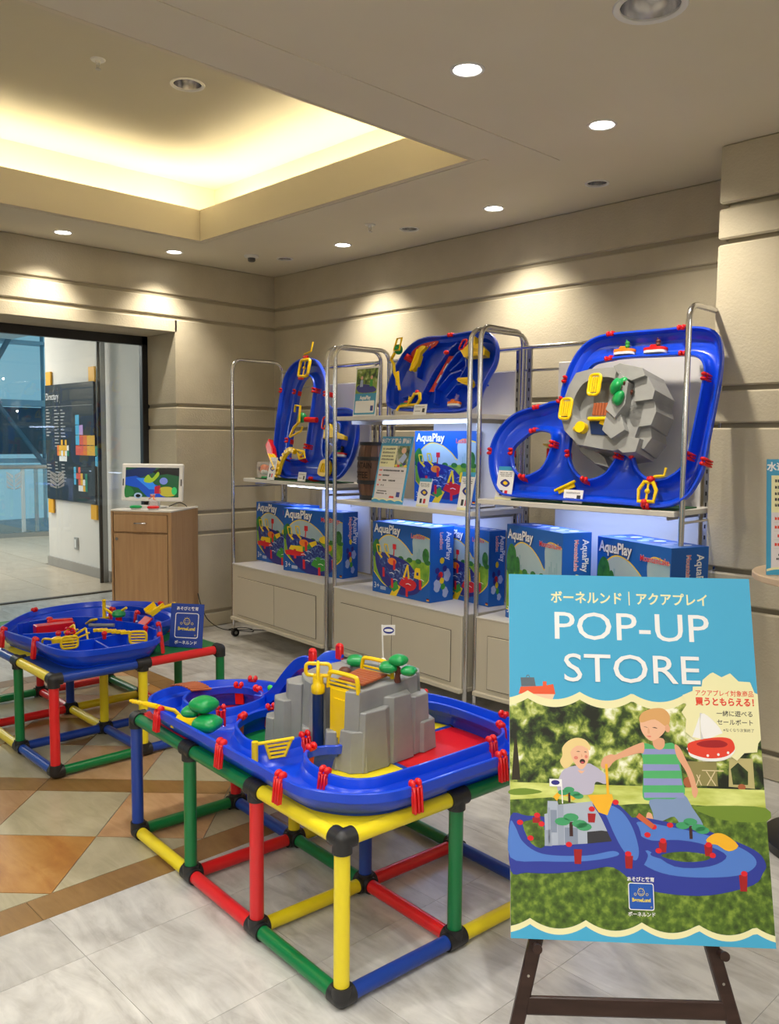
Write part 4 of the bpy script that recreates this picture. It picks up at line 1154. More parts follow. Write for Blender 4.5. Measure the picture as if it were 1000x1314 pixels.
# yellow pump head on its dark cylinder
px_, py_ = .425, .232
b = MB(); b.cyl(TN(px_, py_, .01), TN(px_, py_, zt - .02), .017, mat('dark_blue_plastic', hx('#0a2a5c'), .3), 18); pc_ = b.build('pump_cylinder', tw)
b = MB(); c = TN(px_, py_, zt - .02); b.lathe([(.018, -.004), (.021, .0), (.021, .018), (.015, .026), (.013, .04), (0, .044)], c, YEL, 20)
b.box(c + V((0, 0, .035)), (.030, .020, .04), YEL, R=Matrix.Rotation(.6, 3, 'Z'), bev=.004)
A = lambda x, z: c + V((cos(.75) * x, sin(.75) * x, .05 + z)); loop_handle(b, A, .075, .036, .0058, YEL)
b.tube([A(-.0, 0), A(0, .036)], .005, YEL, 8)
A2 = lambda x, z: c + V((cos(-.65) * x + .0, sin(-.65) * x, .048 + z)); b.tube([A2(x, z) for x, z in cr([(-.03, 0), (-.02, .03), (.01, .045), (.03, .03), (.035, 0)], 4, False)], .005, YEL, 8)
b.build('pump_head', tw)
b = MB(); b.blob(TN(.46, .36, zt + .012), (.022, .022, .016), DBRN, 14, 6, bumps=.1); b.build('lookout', tw)
tree_part(tw, TN(.30, .44, zt), .85, lobes=[(-.030, -.018, .052, .036), (.036, .022, .045, .030), (.0, .004, .080, .034)])
b = MB(); b.blob(TN(.545, .47, zt + .012), (.034, .030, .02), GRN, 20, 8, bumps=.14); b.build('green_bush', tw)
b = MB(); fp = TN(.475, .53, zt); b.lathe([(.013, 0), (.013, .014), (.006, .024), (.003, .026)], fp, white, 14); b.cyl(fp + V((0, 0, .02)), fp + V((-.004, -.003, .135)), .0026, white, 8)
fl = b.build('flag', tw)
dirf = V((cos(.75), sin(.75), 0)); b = MB(); TF = lambda x, y, h=0.: fp + V((-.004, -.003, .100)) + dirf * x + V((0, 0, y)) + V((sin(.75), -cos(.75), 0)) * h
b.prism([(0, 0), (.043, .003), (.043, .036), (0, .034)], TF, -.0012, .0012, white)
o = b.build('flag_cloth', fl); b = MB()
b.face(ell(.022, .018, .018, .0115), TF, .0015, mat('flag_navy', hx('#1a2b8a'), .5)); b.face(ell(.022, .018, .0145, .005, 16), TF, .0017, print_w)
b.build('emblem', fl)
# slide from the mountain down to the small loop
b = MB(); P = cr([(.60, .40, .225), (.645, .40, .228), (.70, .40, .205), (.76, .395, .150), (.82, .39, .085), (.88, .385, .045), (.93, .38, .035)], 4, False)
W2 = .055; n0 = len(P); vs = []
for i, p in enumerate(P):
    tg = (P[min(i + 1, n0 - 1)] - P[max(i - 1, 0)]).normalized(); up_ = V((-tg.z, 0, tg.x)) if tg.x > 0 else V((0, 0, 1)); up_ = V((-tg.z, 0, tg.x))
    for (s_, hh) in ((-W2 - .006, .030), (-W2, .034), (-W2 + .004, .030), (-W2 + .010, .002), (W2 - .010, .002), (W2 - .004, .030), (W2, .034), (W2 + .006, .030), (W2 + .002, -.006), (-W2 - .002, -.006)):
        vs.append(TN(p.x + up_.x * hh, p.y + s_, p.z + up_.z * hh))
fs = [(i * 10 + k, i * 10 + (k + 1) % 10, (i + 1) * 10 + (k + 1) % 10, (i + 1) * 10 + k) for i in range(n0 - 1) for k in range(10)] + [tuple(range(10)), tuple(range((n0 - 1) * 10, n0 * 10))]
b.add(vs, fs, BLUE, True); b.build('slide', tw)
for p in ((.612, .345, .262), (.612, .455, .262)):
    b = MB(); b.box(TN(*p), (.03, .018, .05), RED, bev=.004); b.blob(TN(p[0], p[1], p[2] + .022), (.016, .012, .01), RED, 10, 6); b.build('clip', tw)
# small loop accessories
c2 = V((1.09, .155)); dz = V((-.045, .085)).normalized(); dx = V((dz.y, -dz.x))
for k in range(9):
    f_ = (k - 4) * .0135
    bb = MB(); mid = c2 + dx * 0 + V((cos(2.35), sin(2.35))) * 0
    u_ = V((.70, .71)); v_ = V((-.71, .70)); p = c2 + v_ * 0 + u_ * 0 + V((f_ * .95, f_ * -.25 + .0))
    bb.box((0, 0, 0), (.0125, .075, .006), BRN, R=Matrix.Rotation(radians(-14), 3, 'Z'), bev=.0015); o = bb.build('bridge_plank', tw); o.location = TN(p.x, p.y, HR + .012 + .010 * (1 - (f_ / .055) ** 2)); o.rotation_euler = (0, -f_ * 3.5, 0)
tree_part(tw, TN(.775, .025, .045), 1.05, lobes=[(-.036, -.012, .052, .030), (.036, .004, .030, .044), (.012, .006, .082, .042)])
b = MB(); p0 = TN(.955, -.035, HR + .012); p1 = TN(1.075, -.075, HR + .010); b.tube([p0, p0.lerp(p1, .45)], .009, YEL, 8); b.tube([p0.lerp(p1, .45), p1], .0055, YEL, 8)
for k in range(5): q = p0.lerp(p1, .5 + .1 * k); b.blob(q, .0075, YEL, 8, 5)
b.tube([p0, TN(.945, .02, HR - .01), TN(.93, .05, .03)], .007, YEL, 8)
b.build('crank', tw)
b = MB(); b.box(TN(.875, .02, .045), (.075, .05, .008), YEL, R=Matrix.Rotation(.5, 3, 'Z') @ Matrix.Rotation(radians(32), 3, 'X'), bev=.004); b.build('flap_gate', tw)
# swing gate in the long front channel
g0 = TN(.465, .035, HR + .006); dg = V((cos(radians(62)), sin(radians(62)), .10)).normalized()
b = MB(); b.cyl(g0 + V((0, 0, -.05)), g0 + V((0, 0, .008)), .010, YEL, 12); b.tube([g0, g0 + dg * .115], .0055, YEL, 8)
for s_, l0, l1 in ((-.012, .035, .10), (-.024, .038, .096), (-.036, .042, .090), (-.048, .045, .086)): b.tube([g0 + dg * l0 + V((0, 0, s_)), g0 + dg * l1 + V((0, 0, s_))], .0042, YEL, 6)
b.tube([g0 + dg * .03, g0 + dg * .045 + V((0, 0, -.05))], .005, YEL, 6); b.tube([g0 + dg * .108, g0 + dg * .086 + V((0, 0, -.05))], .005, YEL, 6); b.build('swing_gate', tw)
b = MB(); b.blob(TN(.905, .37, HR + .01), (.014, .01, .012), mat('bright_green', hx('#3cc43c'), .4), 10, 6); tag(b.build('green_figure', tw))

# ------------------------------------------------------------------ far toy: lock box water tray on the left table
ZL = .0265 + .396 + .018
tl_ = thing('water_tray', 'blue water tray with yellow locks and cranes on the left tube table', 'water toy', (FA[0], FA[1], ZL + .001), FB)
HL = .088
outf = [(.66, .015), (.60, .012), (.48, .022), (.33, .042), (.16, .04), (.05, .06), (-.02, .12), (-.040, .26), (-.042, .40), (-.005, .475), (.08, .53), (.17, .575), (.26, .62), (.30, .68), (.36, .76), (.48, .83), (.63, .865), (.80, .85), (.93, .735), (1.0, .62), (1.01, .45), (.965, .29), (.87, .18), (.76, .09)]
hf_ = [(.62, .66), (.55, .655), (.50, .64), (.47, .68), (.52, .72), (.60, .75), (.70, .745), (.78, .70), (.80, .64), (.76, .60), (.69, .61)]
track(outf, [hf_], TN, BLUE, HL, parent=tl_, slope=.02)
clips(tl_, outf, TN, HL, [(.60, .012), (.30, .044), (.965, .29), (.70, .865), (.23, .60), (.02, .49)])
clips(tl_, hf_, TN, HL, [(.55, .655), (.72, .61), (.60, .75)])


def wall_strip(b, pts, w_, h0, h1, m):
    for a, c in zip(pts[:-1], pts[1:]):
        a, c = V(a), V(c); d = (c - a); n_ = V((-d.y, d.x)).normalized() * w_ / 2
        b.prism([a + n_, c + n_, c - n_, a - n_], TN, h0, h1, m)


b = MB()
wall_strip(b, cr([(.70, .11), (.72, .25), (.66, .42), (.46, .50), (.32, .55), (.16, .55)], 4, False), .008, .012, HL - .002, BLUE)
b.build('tray_wall', tl_, bev=.002); b = MB(); wall_strip(b, cr([(.50, .06), (.44, .20), (.42, .36), (.44, .46)], 4, False), .010, .012, HL - .01, BLUE)
b.build('tray_wall', tl_, bev=.002); b = MB(); wall_strip(b, [(.24, .07), (.22, .28), (.24, .44)], .012, .012, HL - .014, BLUE); wall_strip(b, [(.22, .28), (.03, .26)], .010, .012, HL - .02, BLUE)
b.build('tray_wall', tl_, bev=.002)
b = MB(); wall_strip(b, [(.62, .16), (.60, .34)], .06, .012, HL - .004, RED); b.build('red_lock', tl_, bev=.003)


def crane(parent, p, h_, ang, reach, drop):
    b = MB(); base = TN(*p, .02); b.cyl(base, base + V((0, 0, h_)), .009, YEL, 12); b.blob(base + V((0, 0, h_ + .006)), (.011, .011, .008), YEL, 10, 6)
    d = V((cos(ang), sin(ang), 0)); q = base + V((0, 0, h_ * .78)); b.tube([q, q + d * reach * .45 + V((0, 0, -drop)), q + d * reach + V((0, 0, drop * .5))], .0065, YEL, 8); b.build('crane', parent)


crane(tl_, (.60, .50), .14, .35, .15, .03)
b = MB(); b.box(TN(.615, .47, HL * .75), (.075, .10, .010), YEL, R=Matrix.Rotation(radians(-25), 3, 'Y'), bev=.003); b.build('ramp', tl_)
b = MB(); b.lathe([(.016, 0), (.016, .085), (.012, .09)], TN(.50, .53, .012), RED, 16); b.build('crane_post', tl_)
b = MB(); b.lathe([(0, .100), (.03, .098), (.034, .108), (.028, .124), (.012, .130), (0, .131)], TN(.50, .53, .0), GRN, 20); b.build('green_cap', tl_)
b = MB(); b.box(TN(.40, .62, .075), (.075, .06, .010), RED, R=Matrix.Rotation(radians(38), 3, 'X'), bev=.003); b.build('red_ramp', tl_)
b = MB(); b.box(TN(.395, .665, .125), (.08, .06, .010), YEL, R=Matrix.Rotation(radians(30), 3, 'X'), bev=.003)
b.box(TN(.355, .665, .135), (.006, .085, .028), YEL, R=Matrix.Rotation(radians(30), 3, 'X'), bev=.002); b.box(TN(.435, .665, .135), (.006, .065, .028), YEL, R=Matrix.Rotation(radians(30), 3, 'X'), bev=.002); b.tube([TN(.355, .68, .14), TN(.31, .74, .165)], .008, YEL, 8); b.build('yellow_chute', tl_)


def lockgate(parent, p, ang, m=YEL, s=1.):
    c = TN(*p, HL * .55); d = V((cos(ang), sin(ang), 0)); A = lambda x, z: c + d * x * s + V((0, 0, z * s)); b = MB(); loop_handle(b, A, .075, .055, .0058 * s, m)
    for z in (.014, .028, .041): b.tube([A(-.034, z), A(.034, z)], .004 * s, m, 6)
    b.build('lock_gate', parent)


lockgate(tl_, (.10, .43), .95); lockgate(tl_, (.215, .16), 1.35, YEL, .95); lockgate(tl_, (.40, .24), .3, RED, .85)
b = MB(); c = TN(.275, .13, HL * .5); b.tube(cr([c + V((-.10, -.03, -.01)), c + V((-.085, -.03, .028)), c + V((-.03, -.012, .034)), c + V((0, 0, .036))], 4, False), .0055, YEL, 8); b.lathe([(.016, -.02), (.02, .0), (.026, .03), (.026, .044), (.014, .05), (0, .05)], c, YEL, 18); b.box(c + V((.03, .025, .035)), (.08, .02, .022), YEL, R=Matrix.Rotation(.7, 3, 'Z'), bev=.003); b.build('turning_pump', tl_)
b = MB(); b.lathe([(.016, .012), (.016, .05)], TN(.275, .13, 0), RED, 14); b.build('pump_base', tl_)
for (p, q, r_) in (((.47, .19, .03), (.40, .26, .11), 0), ((.40, .20, .03), (.34, .29, .10), 0)):
    b = MB(); a_, c_ = TN(*p), TN(*q); b.tube([a_, c_], .0058, YEL, 8); b.tube([c_, c_ + V((.02, .0, -.05))], .005, YEL, 8); b.tube([a_ + V((.02, .01, 0)), c_ + V((.018, .01, -.02))], .0045, YEL, 8); b.build('folding_gate', tl_)
for k in range(7):
    b = MB(); b.box(TN(.33 - .022 * k, .345 + .012 * k, HL - .004 + .002 * (k % 2)), (.018, .045, .014), YEL, R=Matrix.Rotation(-.3, 3, 'Z'), bev=.002); b.build('weir_tooth', tl_)
for p in ((.33, .20), (.35, .165), (.20, .52), (.21, .32)):
    b = MB(); b.blob(TN(*p, HL + .004), (.013, .013, .012), RED, 12, 6); b.box(TN(*p, HL - .012), (.014, .014, .02), RED, bev=.002); b.build('red_knob', tl_)
b = MB(); b.box(TN(.66, .30, HL - .006), (.035, .12, .016), RED, R=Matrix.Rotation(-.35, 3, 'Z'), bev=.005); b.blob(TN(.69, .26, HL + .004), (.018, .016, .010), RED, 12, 6); b.build('red_lever', tl_)
b = MB(); b.cyl(TN(.44, .35, HL), TN(.36, .44, HL), .009, mat('grey_roller', (.2, .22, .26), .4), 10); b.build('roller', tl_)
b = MB(); b.box(TN(.83, .62, .10), (.07, .006, .05), clear); b.box(TN(.83, .62, .088), (.075, .02, .006), white, bev=.001); b.build('clear_sign_holder', tl_)

# blue tent card on the left table
sg = thing('tent_card', 'blue folded card with white square emblem standing on the left tube table', 'sign', (FA[0] - .118, FA[1] + .602, ZL + .001), radians(36))
blc = mat('card_blue', hx('#1c3f9e'), .45)
cw_, ch_ = .165, .205; ln = radians(10)
TC = lambda x, y, h=0.: V((x, y * sin(ln) - h * cos(ln), y * cos(ln) + .002 - 0 * h))
b = MB(); b.prism([(-cw_ / 2 + .08, 0), (cw_ / 2 + .08, 0), (cw_ / 2 + .08, ch_), (-cw_ / 2 + .08, ch_)], TC, -.003, 0, blc); b.build('card_face', sg)
b = MB(); b.box((.08 - .055, .065, .0025), (cw_ + .0, .11, .003), blc, R=None); b.build('card_foot', sg)
ye = mat('emblem_yellow', hx('#e8d43c'), .5)


def emblem(parent, T, cx, cy, s, fill=None, small=True):
    """square emblem: smiling sun between two hands above the word, all flat print; s = side"""
    b = MB()
    o_ = rrect(cx - s / 2, cy - s / 2, cx + s / 2, cy + s / 2, s * .09, 4); i_ = rrect(cx - s * .47, cy - s * .47, cx + s * .47, cy + s * .47, s * .07, 4)
    b.face(o_, T, .0004, print_w, holes=[i_[::-1]])
    if fill: b.face(i_, T, .0003, fill)
    ring = lambda x, y, r, w_: b.face(ell(x, y, r, n=18), T, .0006, ye, holes=[ell(x, y, r - w_, n=18)[::-1]])
    ring(cx, cy + s * .16, s * .14, s * .02)
    for a in (60, 90, 120): b.face([(cx + s * .15 * cos(radians(a - 4)), cy + s * .16 + s * .15 * sin(radians(a - 4))), (cx + s * .19 * cos(radians(a)), cy + s * .16 + s * .19 * sin(radians(a))), (cx + s * .15 * cos(radians(a + 4)), cy + s * .16 + s * .15 * sin(radians(a + 4)))], T, .0006, ye)
    ring(cx - s * .23, cy + s * .08, s * .05, s * .015); ring(cx + s * .23, cy + s * .08, s * .05, s * .015)
    for x in (-.05, .05): b.face(ell(cx + s * x, cy + s * .19, s * .016, n=8), T, .0006, ye)
    for k in range(5):
        a0, a1 = radians(200 + 28 * k), radians(200 + 28 * (k + 1)); f = lambda a, r: (cx + r * cos(a), cy + s * .165 + r * sin(a))
        b.face([f(a0, s * .075), f(a0, s * .09), f(a1, s * .09), f(a1, s * .075)], T, .0006, ye)
    ring(cx + s * .38, cy - s * .38, s * .028, s * .01)
    o = b.build('emblem', parent)
    text('BørneLund', s * .19, ye, T, parent, org=(cx, cy - s * .19), h=.0006, bold=.03, sx=.86)


emblem(sg, TC, .08, .103, .118)
text('あそびと教育', .0185, print_w, TC, sg, org=(.08, .176), h=.0006, bold=.02)
text('ボーネルンド', .019, print_w, TC, sg, org=(.08, .016), h=.0006, bold=.02)

# ------------------------------------------------------------------ displayed sets leaning on the racks
def lean_frame(yaw, lean):
    ex_ = V((cos(yaw), sin(yaw), 0)); nb = V((-sin(yaw), cos(yaw), 0)); ey_ = V((0, 0, cos(lean))) + nb * sin(lean)
    return ex_, ey_, ex_.cross(ey_)


def leaning(name, label, cat, o, yaw, lean, hr):
    t = thing(name, label, cat, o); ex_, ey_, n_ = lean_frame(yaw, lean)
    return t, (lambda x, y, h=0.: ex_ * x + ey_ * y + n_ * (h - hr)), Matrix((ex_, ey_, n_)).transposed()


def prism_taper(b, poly, T, h0, h1, grow, m):
    P = [V((p[0], p[1])) for p in poly]; N = len(P); c = sum(P, V((0, 0))) / N
    A = [T(*(p + (p - c).normalized() * grow), h0) for p in P]; B_ = [T(p.x, p.y, h1) for p in P]
    b.add(A + B_, [(i, (i + 1) % N, N + (i + 1) % N, N + i) for i in range(N)] + [tuple(a + N for a in t) for t in tessellate_polygon([[V((p.x, p.y, 0)) for p in P]])], m)


# right rack: the large mountain set
HC = .062
tc_, TCc, RC = leaning('mountain_track_display', 'large blue water track with grey mountain leaning upright on the right rack', 'water toy', (2.80, -.80, 1.160), .0537, radians(14), HC)
Cout = [(0.122, 0.024), (0.065, 0.10), (0.036, 0.185), (0.034, 0.262), (0.065, 0.34), (0.126, 0.403), (0.204, 0.436), (0.281, 0.450), (0.34, 0.468), (0.392, 0.480), (0.394, 0.535), (0.404, 0.596), (0.42, 0.657), (0.453, 0.722), (0.505, 0.767), (0.579, 0.787), (0.70, 0.79), (0.85, 0.789), (0.97, 0.789), (1.04, 0.775), (1.08, 0.74), (1.10, 0.66), (1.105, 0.55), (1.10, .40), (1.095, 0.30), (1.09, 0.17), (1.075, 0.106), (1.05, 0.051), (1.00, 0.01), (0.93, -0.002), (0.80, 0.002), (0.597, 0.005), (0.328, 0.005), (0.19, 0.008)]
Cout = [((p[0] if p[0] < .95 else .95 + (p[0] - .95) * 1.25), p[1]) for p in Cout]
Ch1 = [(0.159, 0.213), (0.179, 0.151), (0.215, 0.115), (0.261, 0.102), (0.32, 0.125), (0.357, 0.157), (0.38, 0.218), (0.383, 0.279), (0.37, 0.32), (0.31, 0.335), (0.254, 0.325), (0.203, 0.289), (0.166, 0.251)]
Ch2 = [(0.599, 0.668), (0.686, 0.677), (0.855, 0.675), (1.00, 0.669), (1.055, 0.644), (1.078, 0.599), (1.078, 0.544), (1.07, 0.382), (1.058, 0.221), (1.035, 0.166), (0.99, 0.127), (0.941, 0.112), (0.883, 0.119), (0.836, 0.154), (0.808, 0.204), (0.784, 0.27), (0.736, 0.27), (0.727, 0.202), (0.709, 0.161), (0.678, 0.124), (0.619, 0.101), (0.559, 0.112), (0.505, 0.161), (0.479, 0.22), (0.475, 0.291), (0.471, 0.387), (0.477, 0.472), (0.486, 0.568), (0.5, 0.604), (0.52, 0.639), (0.549, 0.659)]
track(Cout, [Ch1, Ch2], TCc, BLUE, HC, parent=tc_, n=4)
clips(tc_, Cout, TCc, HC, [(0.395, 0.574), (0.392, 0.478), (0.269, 0.448), (0.034, 0.221), (0.62, 0.786), (0.956, 0.788), (1.12, 0.21), (0.897, -0.001)], n=4)
clips(tc_, Ch1, TCc, HC, [(0.26, 0.33), (0.15, 0.22), (0.383, 0.26), (0.251, 0.105)], n=4)
clips(tc_, Ch2, TCc, HC, [(0.487, 0.226), (0.585, 0.106), (0.72, 0.215), (0.818, 0.217), (0.623, 0.672), (0.96, 0.672), (1.08, 0.564), (1.061, 0.215), (0.481, 0.55), (0.918, 0.113)], n=4)
b = MB()
mtp = [(0.489, 0.592), (0.558, 0.607), (0.672, 0.61), (0.733, 0.600), (0.80, 0.57), (0.845, 0.53), (0.86, 0.46), (0.85, 0.36), (0.83, 0.27), (0.80, 0.235), (0.738, 0.225), (0.66, 0.235), (0.56, 0.25), (0.478, 0.315), (0.447, 0.376), (0.445, 0.46), (0.462, 0.532)]
hole = list(cr([(.50, .46), (.535, .535), (.61, .565), (.70, .55), (.735, .47), (.70, .40), (.62, .375), (.54, .37), (.505, .40)], 4))
b.prism([V(p) for p in mtp], TCc, 0., .115, GREY, holes=[[(p.x, p.y) for p in hole]])
b.prism([(p.x, p.y) for p in hole], TCc, 0., .045, GREY)
for poly, h in (([(.70, .60), (.73, .612), (.78, .60), (.84, .585), (.86, .55), (.80, .53), (.74, .55)], .155), ([(.80, .55), (.865, .55), (.905, .49), (.90, .45), (.82, .44)], .135), ([(.80, .45), (.90, .45), (.915, .40), (.90, .34), (.82, .33), (.78, .38)], .115),
                ([(.80, .35), (.885, .35), (.90, .29), (.87, .24), (.80, .26)], .09), ([(.78, .29), (.86, .28), (.85, .22), (.79, .215), (.75, .24)], .12), ([(.74, .57), (.79, .52), (.79, .42), (.75, .36), (.70, .40), (.73, .50)], .165),
                ([(.70, .39), (.77, .38), (.80, .31), (.74, .27), (.69, .31)], .15), ([(.49, .31), (.57, .31), (.60, .25), (.66, .21), (.69, .165), (.62, .18), (.54, .23), (.48, .29)], .04)):
    prism_taper(b, poly, TCc, -.03, h, .016, GREY)
prism_taper(b, [(.50, .32), (.58, .33), (.61, .27), (.53, .26)], TCc, -.02, .085, .012, GREY); prism_taper(b, [(.60, .31), (.70, .30), (.70, .24), (.62, .235)], TCc, -.02, .07, .012, GREY)
b.build('mountain', tc_, bev=.004)
dk = mat('hollow_dark', (.01, .012, .02), .6)
b = MB(); b.prism([(.60, .37), (.70, .35), (.72, .29), (.62, .30)], TCc, .112, .120, mat('dark_blue_plastic', hx('#0a2a5c'), .3)); b.build('dark_opening', tc_)
for (x, y, w_, h_) in ((.608, .525, .055, .095), (.478, .415, .055, .095)):
    b = MB(); A = lambda a, c: TCc(x + c - h_ * 0, y + a, .125 + .0) if False else TCc(x + a, y + c - h_ / 2, .135)
    loop_handle(b, A, w_, h_, .007, YEL)
    for k in range(4): b.tube([A(-w_ / 2 + .012 + k * .011, .012), A(-w_ / 2 + .012 + k * .011, h_ - .012)], .0045, YEL, 6)
    b.build('sluice_gate', tc_)
for k in range(8):
    b = MB(); b.box((0, 0, 0), (.0135, .058, .008), BRN, R=RC, bev=.0015); o = b.build('bridge_plank', tc_); o.location = TCc(.622 + k * .0145, .412, .125)
b = MB(); b.box(TCc(.668, .366, .13), (.135, .016, .022), YEL, R=RC, bev=.004); b.box(TCc(.70, .345, .12), (.09, .03, .006), YEL, R=RC @ Matrix.Rotation(-.35, 3, 'Z'), bev=.002); b.build('yellow_lip', tc_)
b = MB(); b.tube([TCc(.525, .325, .10), TCc(.565, .325, .13)], .016, YEL, 12); b.cyl(TCc(.575, .325, .10), TCc(.575, .325, .15), .026, YEL, 18); b.build('pump_head', tc_)
tree_part(tc_, TCc(.79, .485, .12), 1.1, axis=TCc(0, 0, 1) - TCc(0, 0, 0) + V((-.9, 0, .25)), lobes=[(-.02, -.036, .045, .034), (.0, .030, .045, .034), (-.004, .004, .068, .034)])
b = MB(); b.tube([TCc(.43, .045, HC - .02), TCc(.53, .095, HC - .02)], .007, YEL, 8); b.box(TCc(.485, .06, HC - .03), (.09, .022, .008), YEL, R=RC @ Matrix.Rotation(.45, 3, 'Z'), bev=.002); b.build('swing_gate', tc_)
b = MB(); A = lambda x, z: TCc(.905 + x, .015 + z, HC + .006)
b.tube([A(*p) for p in [(-.035, .0), (-.04, .05), (-.02, .085), (.02, .085), (.04, .05), (.035, .0)]], .009, YEL, 8, closed=True); b.tube([A(0, .0), A(0, .085)], .005, YEL, 6); b.blob(A(0, .045), (.012, .012, .012), YEL, 10, 6)
b.tube([A(.02, .11), A(.065, .115), A(.07, .15)], .006, YEL, 8); b.build('crank_wheel', tc_)
for p in ((.915, .112), (.90, .01)):
    b = MB(); b.blob(TCc(*p, HC + .01), .015, RED, 12, 8); b.build('axle_cap', tc_)


def boat(parent_or_label, loc, R, c_hull, c_top, c_head, L_=.085, part=False, label=None, group='toy boats on the displays'):
    t = thing('toy_boat', label, 'toy', loc, 0); f = lambda v: R @ V(v)
    hull = [(-.5, 0), (-.4, -.2), (.3, -.22), (.5, 0), (.3, .22), (-.4, .2)]
    Tb = lambda x, y, h=0.: f((x * L_, y * L_, h))
    P = cr(hull, 4); b = MB(); b.prism([(p.x, p.y) for p in P], Tb, 0, .012, white, smooth=True); b.build('hull', t)
    b = MB(); b.prism([(p.x * 1.04, p.y * 1.06) for p in P], Tb, .012, .024, c_hull, smooth=True); b.build('deck', t)
    b = MB(); b.box(f((-.012, 0, .032)), (.034, .026, .018), c_top, R=R, bev=.005); b.build('seat', t)
    b = MB(); b.blob(f((.006, 0, .040)), .012, c_head, 12, 8); b.blob(f((.006, 0, .056)), (.011, .011, .010), c_head, 12, 8)
    for s_ in (-1, 1): b.blob(f((.004, s_ * .008, .066)), .004, c_head, 8, 5)
    b.build('toy_animal', t)
    return t


exC, eyC, nC = lean_frame(.0537, radians(14)); O3 = V((2.80, -.80, 1.160))
RB = Matrix((exC, nC * -1, eyC)).transposed()
boat(None, O3 + TCc(.685, .688, .045), RB, ORG, ORG, mat('frog_green', hx('#2f8f3a'), .4), .10, label='orange and white toy boat with green animal in the top channel')
boat(None, O3 + TCc(.835, .686, .045), RB, RED, RED, DBRN, .105, label='red and white toy boat with brown animal in the top channel')
mg = noisy('green_mat', [(.3, (.012, .06, .03)), (.7, (.03, .11, .05))], 60, .95, bump=.4, bscale=300)
b = MB(); c3 = V((2.785, -.778, 0)); ex_ = V((cos(.0537), sin(.0537), 0)); ny_ = V((-sin(.0537), cos(.0537), 0)); b.box(c3 + ex_ * .60 + ny_ * .12 + V((0, 0, 1.1435)), (.86, .24, .006), mg, R=Matrix.Rotation(.0537, 3, 'Z')); tag(b.build('green_mat'), 'dark green turf mat under the large mountain set', 'mat')

# funnel toy standing behind the small loop of the right display
t = thing('funnel_toy', 'yellow funnel on red posts seen through the small track loop', 'toy', c3 + ex_ * .33 + ny_ * .20 + V((0, 0, 1.1405)))
b = MB(); b.lathe([(.012, .225), (.02, .24), (.07, .272), (.072, .277), (.065, .277), (.01, .245)], (0, 0, 0), YEL, 24); b.build('funnel', t)
for x in (-.045, .045):
    b = MB(); b.box((x, 0, .127), (.018, .03, .254), RED, bev=.003); b.build('post', t)
b = MB(); b.lathe([(.03, 0), (.03, .10), (.022, .12), (.022, .17), (.03, .175)], (.01, 0, 0), mat('dark_blue_plastic', hx('#0a2a5c'), .3), 18); b.lathe([(.018, .17), (.018, .205), (0, .21)], (.01, 0, 0), GRN, 14); b.build('water_wheel', t)

# middle rack, upper shelf: the lock box tray tipped up
HB = .075
oB = rw(1.63, .10, 1.583)
tb_, TB, RBm = leaning('tipped_water_tray', 'blue lock box water tray tipped up on the top shelf of the middle rack', 'water toy', oB, -.0648, radians(18), HB)
Bout = [(0.323, 0.1), (0.308, 0.158), (0.316, 0.227), (0.345, 0.321), (0.395, 0.391), (0.462, 0.434), (0.558, 0.448), (0.70, 0.442), (0.86, 0.448), (0.98, 0.442), (1.06, 0.405), (1.11, 0.335), (1.118, 0.268), (1.10, 0.213), (1.082, 0.167), (1.068, 0.12), (1.062, 0.07), (1.02, 0.022), (0.93, 0.005), (0.80, 0.005), (0.687, 0.008), (0.539, 0.018), (0.417, 0.028), (0.348, 0.055)]
track(Bout, [], TB, BLUE, HB, parent=tb_, n=4)
clips(tb_, Bout, TB, HB, [(.76, .445)], n=4)
b = MB()


def strip(b, T, pts, w_, h0, h1, m):
    for a, c in zip(pts[:-1], pts[1:]):
        a, c = V(a), V(c); d = (c - a); n_ = V((-d.y, d.x)).normalized() * w_ / 2
        b.prism([a + n_, c + n_, c - n_, a - n_], T, h0, h1, m)


strip(b, TB, cr([(.60, .04), (.62, .12), (.67, .25), (.74, .35), (.80, .40)], 3, False), .012, .01, HB - .008, BLUE)
for q in (((.72, .06), (.70, .14), (.745, .26), (.80, .34), (.86, .37)), ((.72, .14), (.79, .22), (.87, .24)), ((.78, .24), (.86, .30)), ((.86, .36), (.90, .26), (.86, .16), (.80, .09)), ((.52, .22), (.50, .33), (.57, .40)), ((.44, .10), (.55, .12), (.60, .10)), ((.86, .16), (1.06, .16))):
    b.build('tray_wall', tb_, bev=.002); b = MB(); strip(b, TB, list(q), .009, .01, HB - .02, BLUE)
b.build('tray_wall', tb_, bev=.002)
rp_ = mat('sticker_red', hx('#cf3d32'), .45)
b = MB(); b.prism([(p.x, p.y) for p in cr([(.41, .37), (.46, .415), (.55, .43), (.62, .43), (.60, .40), (.53, .37), (.47, .33)], 3)], TB, HB - .030, HB - .026, rp_)
for k in range(6): x = .45 + .026 * k; strip(b, TB, [(x, .375 + .008 * k), (x + .014, .383 + .008 * k)], .003, HB - .026, HB - .0255, print_w)
b.build('runway_sticker', tb_)
b = MB(); b.prism([(.645, .13), (.685, .13), (.775, .33), (.735, .335)], TB, HB - .035, HB - .031, rp_); strip(b, TB, [(.69, .18), (.71, .225)], .010, HB - .031, HB - .0305, print_w); strip(b, TB, [(.72, .245), (.74, .29)], .010, HB - .031, HB - .0305, print_w); b.build('lane_sticker', tb_)
b = MB(); b.prism([(p.x, p.y) for p in cr([(.47, .26), (.50, .26), (.52, .30), (.525, .36), (.555, .39), (.52, .40), (.49, .38), (.475, .32)], 3)], TB, HB - .03, HB, YEL); strip(b, TB, [(.475, .25), (.495, .38)], .008, HB - .01, HB + .008, YEL); b.build('yellow_slide', tb_, bev=.002)
